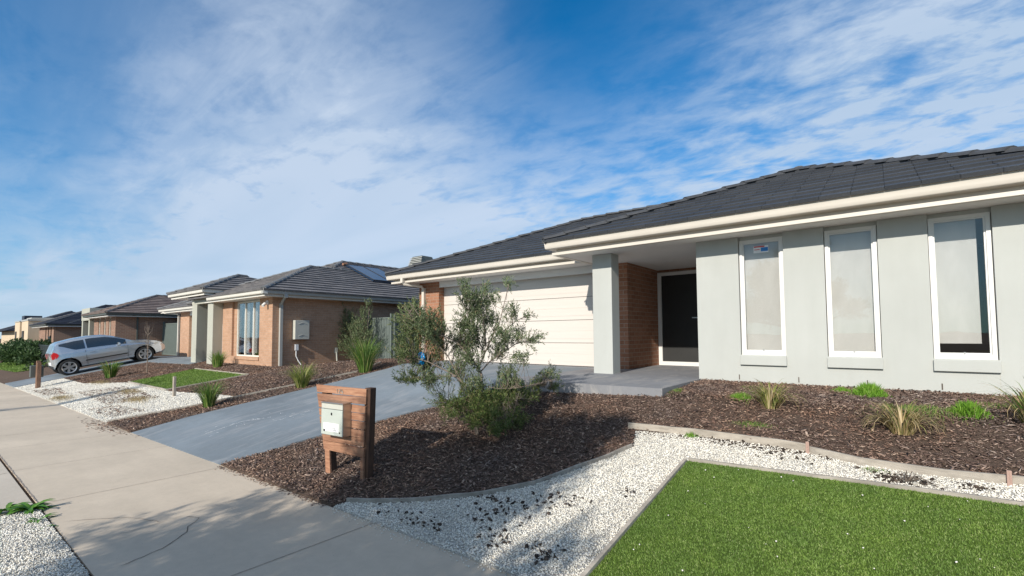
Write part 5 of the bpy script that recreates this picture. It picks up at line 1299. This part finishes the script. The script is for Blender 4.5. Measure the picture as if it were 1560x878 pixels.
def make_shrub():
    base = (-4.06, 4.37); zb = ztf(*base); t = empty('shrub', (base[0], base[1], zb), 'tall open native shrub with fine leaves in front of the garage door', 'shrub')
    mb = MB(); R0 = dict(t1=.015, t2=.019, b3=.008, b4=.007, b5=.008, b6=.006, b7=.003, b8=.006, b9=.006, b10=.006, b11=.007, b12=.005)
    for k, pts in SHT.items():
        pts = [list(p) for p in pts]
        if k in ('t1', 't2'): pts = [[base[0] + (.0 if k == 't1' else .02), base[1], zb - .05]] + pts
        # irregular depth so that the plant has a real volume
        off = dict(t1=0, t2=0, b3=.25, b4=-.15, b5=-.25, b6=.2, b7=.15, b8=.3, b9=-.3, b10=.25, b11=-.1, b12=.3)[k]
        n = len(pts); q = []
        for i, p in enumerate(pts):
            f = (i / (n - 1)) ** 1.5 * off; q.append((p[0] - .62 * f + random.gauss(0, .006), p[1] + .78 * f + random.gauss(0, .006), p[2]))
        r = R0[k]; mb.tube(q, [r * (1 - .8 * i / (n - 1)) + .002 for i in range(n)], 6)
    mb.build('stems', M['bark'], t, smooth=True)
    NODES = []
    for k, pts in SHT.items():
        for a, b in zip(pts[:-1], pts[1:]):
            for q in range(4): NODES.append([a[m] + (b[m] - a[m]) * q / 4 for m in range(3)])
    NODES = np.array(NODES)
    def grow(blobs, mult, slen, nleaf, ll, lw, mat, name, spread):
        tips = []; tw = MB()
        for (c, r, n) in blobs:
            for q in range(max(3, int(n * mult))):
                u = rng.normal(size=3); u /= np.linalg.norm(u); p = np.array(c) + u * np.array(r) * rng.uniform(0, 1) ** .5
                if p[2] < ztf(p[0], p[1]) + .06: continue
                dd = np.linalg.norm(NODES - p + np.array([0, 0, .12]), axis=1); nd = NODES[int(np.argmin(dd + rng.uniform(0, .12, len(dd))))]
                d = p - nd; L = np.linalg.norm(d) + 1e-6; d = d / L + np.array([0, 0, .25]) + rng.normal(0, .28, 3); d /= np.linalg.norm(d)
                tips.append((p - d * slen * .5, d)); b = Vector(p - d * slen * .5); m = Vector(nd).lerp(b, .5) + Vector((0, 0, -.02 * L))
                if rng.uniform() < .55: tw.tube([nd, m, b, b + Vector(d) * slen], [.0032, .0026, .002, .0008], 3, cap=False)
        sprigs(tips, nleaf, ll, lw, slen, name, mat, t, spread); tw.build(name.replace('foliage', 'twigs'), M['bark'], t)
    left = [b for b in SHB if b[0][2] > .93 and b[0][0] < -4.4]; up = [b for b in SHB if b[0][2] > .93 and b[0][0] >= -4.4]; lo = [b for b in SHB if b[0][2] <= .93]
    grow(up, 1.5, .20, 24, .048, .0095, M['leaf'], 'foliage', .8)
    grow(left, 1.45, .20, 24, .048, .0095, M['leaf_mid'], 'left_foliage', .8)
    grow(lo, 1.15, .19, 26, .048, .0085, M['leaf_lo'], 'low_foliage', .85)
    return t
random.seed(21)
make_shrub()
b = MB(); import bmesh
def crumple(loc, r, name, mat, label, cat, sc_=(1, .8, 1.3)):
    bm = bmesh.new(); bmesh.ops.create_icosphere(bm, subdivisions=3, radius=r)
    for v in bm.verts:
        n = v.co.normalized(); k = 1 + .18 * math.sin(n.x * 7 + n.z * 5) * math.sin(n.y * 9 + 1) + random.uniform(-.07, .07); v.co = Vector((v.co.x * k * sc_[0], v.co.y * k * sc_[1], v.co.z * k * sc_[2]))
    me = bpy.data.meshes.new(name); bm.to_mesh(me); bm.free(); me.materials.append(mat); o = bpy.data.objects.new(name, me); COL.objects.link(o); o.location = loc; return tag(o, label, cat)
crumple((-4.63, 3.96, 1.30), .06, 'plastic_bag', M['blue'], 'crumpled bright blue plastic bag caught in the left side of the tall shrub', 'bag')

# bush in front of the pale steel fence and neighbour wall
def bush(name, base, blobs, stems, mat, label, nl, ll, lw, sl, cat='shrub', group=None, bark=M['bark'], tw=60):
    zb = ztf(base[0], base[1]); t = empty(name, (base[0], base[1], zb), label, cat, group)
    mb = MB()
    for (x, y, z, r) in stems:
        a = Vector((base[0] + random.uniform(-.06, .06), base[1] + random.uniform(-.06, .06), zb - .05)); e = Vector((x, y, z)); m = a.lerp(e, .5) + Vector((random.uniform(-.1, .1), random.uniform(-.1, .1), .05)); mb.tube([a, m, e], [r, r * .65, r * .2], 6)
    mb.build('stems', bark, t, smooth=True)
    sprigs(cloud_tips(blobs, (base[0], base[1], zb + .2)), nl, ll, lw, sl, 'foliage', mat, t); return t
bush('shrub', (-16.3, 10.75), [((-16.55, 10.7, 1.25), (.85, .55, .65), 250), ((-16.75, 10.6, 2.0), (.45, .35, .5), 110), ((-16.15, 10.9, 2.3), (.2, .2, .45), 34), ((-16.0, 10.7, 1.7), (.5, .4, .5), 90), ((-16.95, 10.5, 2.5), (.16, .16, .3), 18), ((-15.85, 10.9, 2.7), (.14, .14, .3), 14)],
     [(-16.9, 10.6, 2.5, .03), (-16.5, 10.7, 2.1, .03), (-15.85, 10.9, 2.7, .022), (-17.1, 10.5, 1.5, .02), (-15.7, 10.7, 1.5, .02)], M['leaf'], 'bushy upright shrub against the pale green grey steel fence', 26, .075, .016, .26)
# young bare sapling in the bed near the car
x, y = -22.9, 5.6; z = ztf(x, y); t = empty('sapling', (x, y, z), 'thin leafless sapling in the bark bed in front of the car bonnet', 'tree')
mb = MB(); mb.tube([(x, y, z), (x + .02, y, z + .9), (x, y + .02, z + 1.9)], [.022, .014, .006], 6)
for k in range(22):
    h = random.uniform(.9, 1.8); a = random.uniform(0, 6.28); l = random.uniform(.2, .5); p0 = Vector((x, y, z + h)); p1 = p0 + Vector((math.cos(a) * l * .35, math.sin(a) * l * .35, l)); mb.tube([p0, p0.lerp(p1, .5) + Vector((math.cos(a) * .05, math.sin(a) * .05, 0)), p1], [.007, .005, .002], 4)
mb.build('branches', M['bark'], t)
# hedge shrubs at the far left
HG = 'dark shrubs along the far front gardens'
for i, (x, y, w, h, n, lb) in enumerate(((-50.0, 4.6, 1.5, 1.25, 280, 'first dark green shrub from the left edge above the far lawn'), (-47.8, 5.0, .9, 1.15, 200, 'rounded dark green shrub in the middle of the far left hedge'), (-48.6, 5.6, .8, 1.2, 150, 'small dark green shrub beside the dark steel fence'), (-53.5, 4.9, 1.8, 1.5, 260, 'dark green shrub cut by the left edge of the photo'), (-39.5, 4.2, .45, .9, 60, 'small reddish brown shrub beside the rough post letterbox'))):
    zb = ztf(x, y); bush('garden_shrub', (x, y), [((x, y, zb + h * .5), (w, w * .7, h * .5), n), ((x - w * .3, y, zb + h * .75), (w * .5, w * .4, h * .28), n // 3)], [(x - w * .4, y, zb + h * .7, .03), (x + w * .4, y, zb + h * .7, .03), (x, y, zb + h * .9, .03)], M['leaf_dk'], lb, 14, .22, .07, .4, 'shrub', HG if i < 4 else None)

# street trees on the verge behind the photographer; their shadows fall across the path
def tree(base, H_, blobs, label, nl=18, ll=.09, lw=.03, mat=M['leaf_dk'], r=.07, sl=.35, limbs=None):
    zb = ztf(*base); t = empty('street_tree', (base[0], base[1], zb), label, 'tree', 'street trees on the verge'); mb = MB()
    tp = Vector((base[0], base[1], zb + H_ * .45)); mb.tube([(base[0], base[1], zb - .1), (base[0] + .03, base[1] - .02, zb + H_ * .25), tp], [r, r * .8, r * .65], 10); mb.build('trunk', M['bark_dk'], t, smooth=True)
    mb = MB()
    for c, rr, n in blobs:
        e = Vector(c); m = tp.lerp(e, .5) + Vector((random.uniform(-.15, .15), random.uniform(-.15, .15), -.1)); mb.tube([tp - Vector((0, 0, .1)), m, e], [r * .5, r * .32, r * .1], 6)
        for k in range(5):
            d = Vector([random.uniform(-1, 1) * rr[q] for q in range(3)]); mb.tube([m.lerp(e, random.uniform(.2, 1)), e + d * .8], [r * .16, r * .04], 4)
    mb.build('limbs', M['bark_dk'], t, smooth=True)
    sprigs(cloud_tips(blobs, tuple(tp)), nl, ll, lw, sl, 'crown', mat, t); return t
# sun ground offset per metre of height: (-.47, 1.89)
def up(gx, gy, h): z = ztf(gx, gy); return (gx + .2264 * (h - z), gy - 1.887 * (h - z), h)
tb = [(up(-3.3, 3.2, 3.3), (.62, .5, .5), 620), (up(-2.8, 3.9, 3.6), (.5, .5, .45), 560), (up(-4.0, 3.0, 3.3), (.5, .45, .35), 380), (up(-2.7, 3.1, 3.1), (.45, .5, .4), 380), (up(-3.2, 4.6, 4.0), (.5, .4, .3), 300), (up(-2.65, 4.8, 4.2), (.32, .3, .28), 170), (up(-3.9, 3.7, 3.6), (.35, .35, .3), 200), (up(-3.3, 3.9, 3.7), (.4, .4, .3), 260), (up(-3.8, 2.6, 3.0), (.5, .4, .3), 260), (up(-3.0, 2.65, 3.0), (.5, .35, .3), 260),
      (up(-3.9, 1.75, 2.6), (.55, .5, .3), 240), (up(-3.1, 1.4, 2.4), (.6, .5, .35), 480), (up(-2.2, 1.7, 2.6), (.5, .5, .35), 420), (up(-1.95, 2.6, 2.9), (.2, .4, .25), 70), (up(-2.9, 2.2, 2.8), (.6, .5, .35), 280), (up(-4.3, 1.2, 2.3), (.5, .3, .2), 150), (up(-4.7, 1.9, 2.6), (.3, .35, .2), 60), (up(-5.0, 1.0, 2.2), (.3, .22, .12), 34), (up(-4.3, .85, 2.1), (.4, .2, .15), 70), (up(-3.6, 1.0, 2.2), (.5, .3, .2), 200), (up(-1.5, .9, 2.3), (.5, .5, .3), 160), (up(-3.4, .7, 2.1), (.6, .4, .25), 90)]
tree((-2.2, -2.15), 4.2, tb, 'leafy street tree whose shadow dapples the footpath and bark bed', nl=16, ll=.085, lw=.02, sl=.34)
tb = [(up(-18.4, 3.6, 3.6), (.25, .4, .7), 60), (up(-18.1, 2.6, 3.1), (.25, .3, .6), 60), (up(-18.0, 1.2, 2.5), (.22, .3, .5), 40), (up(-18.8, 4.4, 4.1), (.2, .2, .35), 20)]
tree((-17.3, -2.2), 3.6, tb, 'slender street tree whose narrow shadow crosses the path far left', nl=16, ll=.10, lw=.03, r=.06, sl=.3)

# ------------------------------------------------------------------ camera, light, sky
cam = bpy.data.cameras.new('camera'); co = bpy.data.objects.new('camera', cam); COL.objects.link(co)
M3 = Matrix(((0.78206573, 0.62316596, -0.00611483), (0.03562744, -0.0349117, 0.99875515), (0.62217673, -0.78131003, -0.04950505)))  # world axes in camera space
rot = M3.transposed()
co.matrix_world = Matrix.Translation((0, 0, 1.6)) @ rot.to_4x4()
cam.sensor_width = 36; cam.lens = 716 / 1560 * 36; cam.shift_y = 35 / 1560; cam.clip_start = .05; cam.clip_end = 5000
sc.camera = co
sun = bpy.data.lights.new('sun', 'SUN'); sun.energy = 5.0; sun.angle = R(.53); sun.color = (1, .935, .84)
so_ = bpy.data.objects.new('sun', sun); COL.objects.link(so_)
dirv = Vector((-.12, 1, -.53)).normalized(); so_.rotation_euler = dirv.to_track_quat('-Z', 'Y').to_euler()
w = bpy.data.worlds.new('World'); sc.world = w; w.use_nodes = True
s = type('S', (), {})(); s.t = w.node_tree; s.t.nodes.clear(); s.l = lambda a, b: s.t.links.new(a, b)
sky = s.t.nodes.new('ShaderNodeTexSky'); sky.sky_type = 'NISHITA'; sky.sun_disc = False
sky.sun_elevation = math.asin(.53 / math.sqrt(1 + .0144 + .53 ** 2)); sky.sun_rotation = math.atan2(.12, -1); sky.air_density = 1.0; sky.dust_density = .25; sky.ozone_density = 3.0
tc = s.t.nodes.new('ShaderNodeTexCoord').outputs['Generated']
def math_(op, a, b=None, c=None, clamp=False):
    m = s.t.nodes.new('ShaderNodeMath'); m.operation = op; m.use_clamp = clamp
    for i, v in enumerate((a, b, c)):
        if v is None: continue
        if hasattr(v, 'links'): s.l(v, m.inputs[i])
        else: m.inputs[i].default_value = v
    return m.outputs[0]
sep = s.t.nodes.new('ShaderNodeSeparateXYZ'); s.l(tc, sep.inputs[0]); X_, Y_, Z_ = sep.outputs
zz = math_('MAXIMUM', math_('ADD', Z_, .10), .03)
px, py = math_('DIVIDE', X_, zz), math_('DIVIDE', Y_, zz)
cmb = s.t.nodes.new('ShaderNodeCombineXYZ'); s.l(px, cmb.inputs[0]); s.l(py, cmb.inputs[1]); PV = cmb.outputs[0]
def rotv(v, a, scl):
    m = s.t.nodes.new('ShaderNodeMapping'); m.inputs['Rotation'].default_value = (0, 0, a); m.inputs['Scale'].default_value = scl; s.l(v, m.inputs[0]); return m.outputs[0]
n1 = noise(s, rotv(PV, R(38), (.42, 1.15, 1)), .85, 6, .50, .9)      # broad veils
n2 = noise(s, rotv(PV, R(-25), (1.3, 1.9, 1)), 2.7, 9, .60, .35)   # finer ripples
n3 = noise(s, rotv(PV, R(10), (1, 1.4, 1)), 8, 6, .6, .3)
def lobe(d, k):
    v = s.t.nodes.new('ShaderNodeVectorMath'); v.operation = 'DOT_PRODUCT'; s.l(tc, v.inputs[0]); v.inputs[1].default_value = Vector(d).normalized()
    return math_('POWER', math_('MAXIMUM', v.outputs['Value'], 0), k)

def sm(v, a, b):
    m = s.t.nodes.new('ShaderNodeMapRange'); m.interpolation_type = 'SMOOTHSTEP'; s.l(v, m.inputs[0]); m.inputs[1].default_value = a; m.inputs[2].default_value = b; return m.outputs[0]
left = lobe((-.78, .54, .12), 5.0); right = lobe((.10, .92, .34), 10); lowr = lobe((-.35, .90, .20), 14); clear = lobe((-.40, .72, .58), 10); clear2 = lobe((-.90, -.02, .50), 12); clear3 = lobe((-.78, .25, .58), 40)
veil = math_('MULTIPLY', math_('MULTIPLY_ADD', sm(n1, .26, .64), .60, .42), math_('MULTIPLY_ADD', left, 1.45, .0))
pn = math_('MULTIPLY_ADD', n3, .30, math_('MULTIPLY', n2, .80))
puff = math_('MULTIPLY', sm(pn, .36, .78), math_('MULTIPLY_ADD', right, 1.5, .05))
puff2 = math_('MULTIPLY', sm(pn, .40, .72), math_('MULTIPLY', lowr, .85))
soft = math_('MULTIPLY', right, .28)
horizon = math_('MULTIPLY', sm(math_('MULTIPLY', Z_, -1), -.34, -.02), .75)
wisp = math_('MULTIPLY', sm(noise(s, rotv(PV, R(55), (.8, 3.0, 1)), 1.3, 9, .62, .8), .42, .72), math_('MULTIPLY_ADD', lobe((-.72, .45, .50), 4), .42, .04))
veil = math_('ADD', veil, wisp); veil = math_('MULTIPLY', veil, math_('MULTIPLY_ADD', sm(pn, .30, .60), .45, .62))
cov = math_('ADD', math_('ADD', math_('ADD', veil, puff), math_('ADD', puff2, soft)), horizon)
cov = math_('MULTIPLY', cov, math_('SUBTRACT', 1, math_('MULTIPLY', clear, .97)))
cov = math_('MULTIPLY', cov, math_('SUBTRACT', 1, math_('MULTIPLY', clear2, .75)), clamp=True)
cov = math_('MULTIPLY', cov, .90)
skyc = mixc(s, 1.0, sky.outputs[0], (.008, 1.02, 1.55), 'MULTIPLY')
cc = mixc(s, sm(n1, .35, .7), (5.6, 7.0, 8.8), (6.8, 7.9, 9.5))
cc = mixc(s, lobe((.12, -1, .53), 2), cc, (8.2, 7.9, 7.7))
sunside = math_('MULTIPLY_ADD', lobe((.12, -1, .53), 2), .0, 1)
vm = s.t.nodes.new('ShaderNodeVectorMath'); vm.operation = 'SCALE'; s.l(cc, vm.inputs[0]); s.l(sunside, vm.inputs['Scale']); cc = vm.outputs[0]
cov = math_('MAXIMUM', cov, math_('MULTIPLY', sm(math_('MULTIPLY_ADD', n1, .5, lobe((.12, -1, .53), 1)), .2, .9), .62))
colr = mixc(s, cov, skyc, cc)
bg = s.t.nodes.new('ShaderNodeBackground'); s.l(colr, bg.inputs[0]); bg.inputs[1].default_value = .09
ow = s.t.nodes.new('ShaderNodeOutputWorld'); s.l(bg.outputs[0], ow.inputs[0])
sc.view_settings.view_transform = 'Standard'; sc.view_settings.look = 'None'; sc.view_settings.exposure = .03; sc.view_settings.gamma = 1; sc.view_settings.use_curve_mapping = False
sc.render.engine = 'CYCLES'; sc.cycles.max_bounces = 8; sc.cycles.transparent_max_bounces = 12
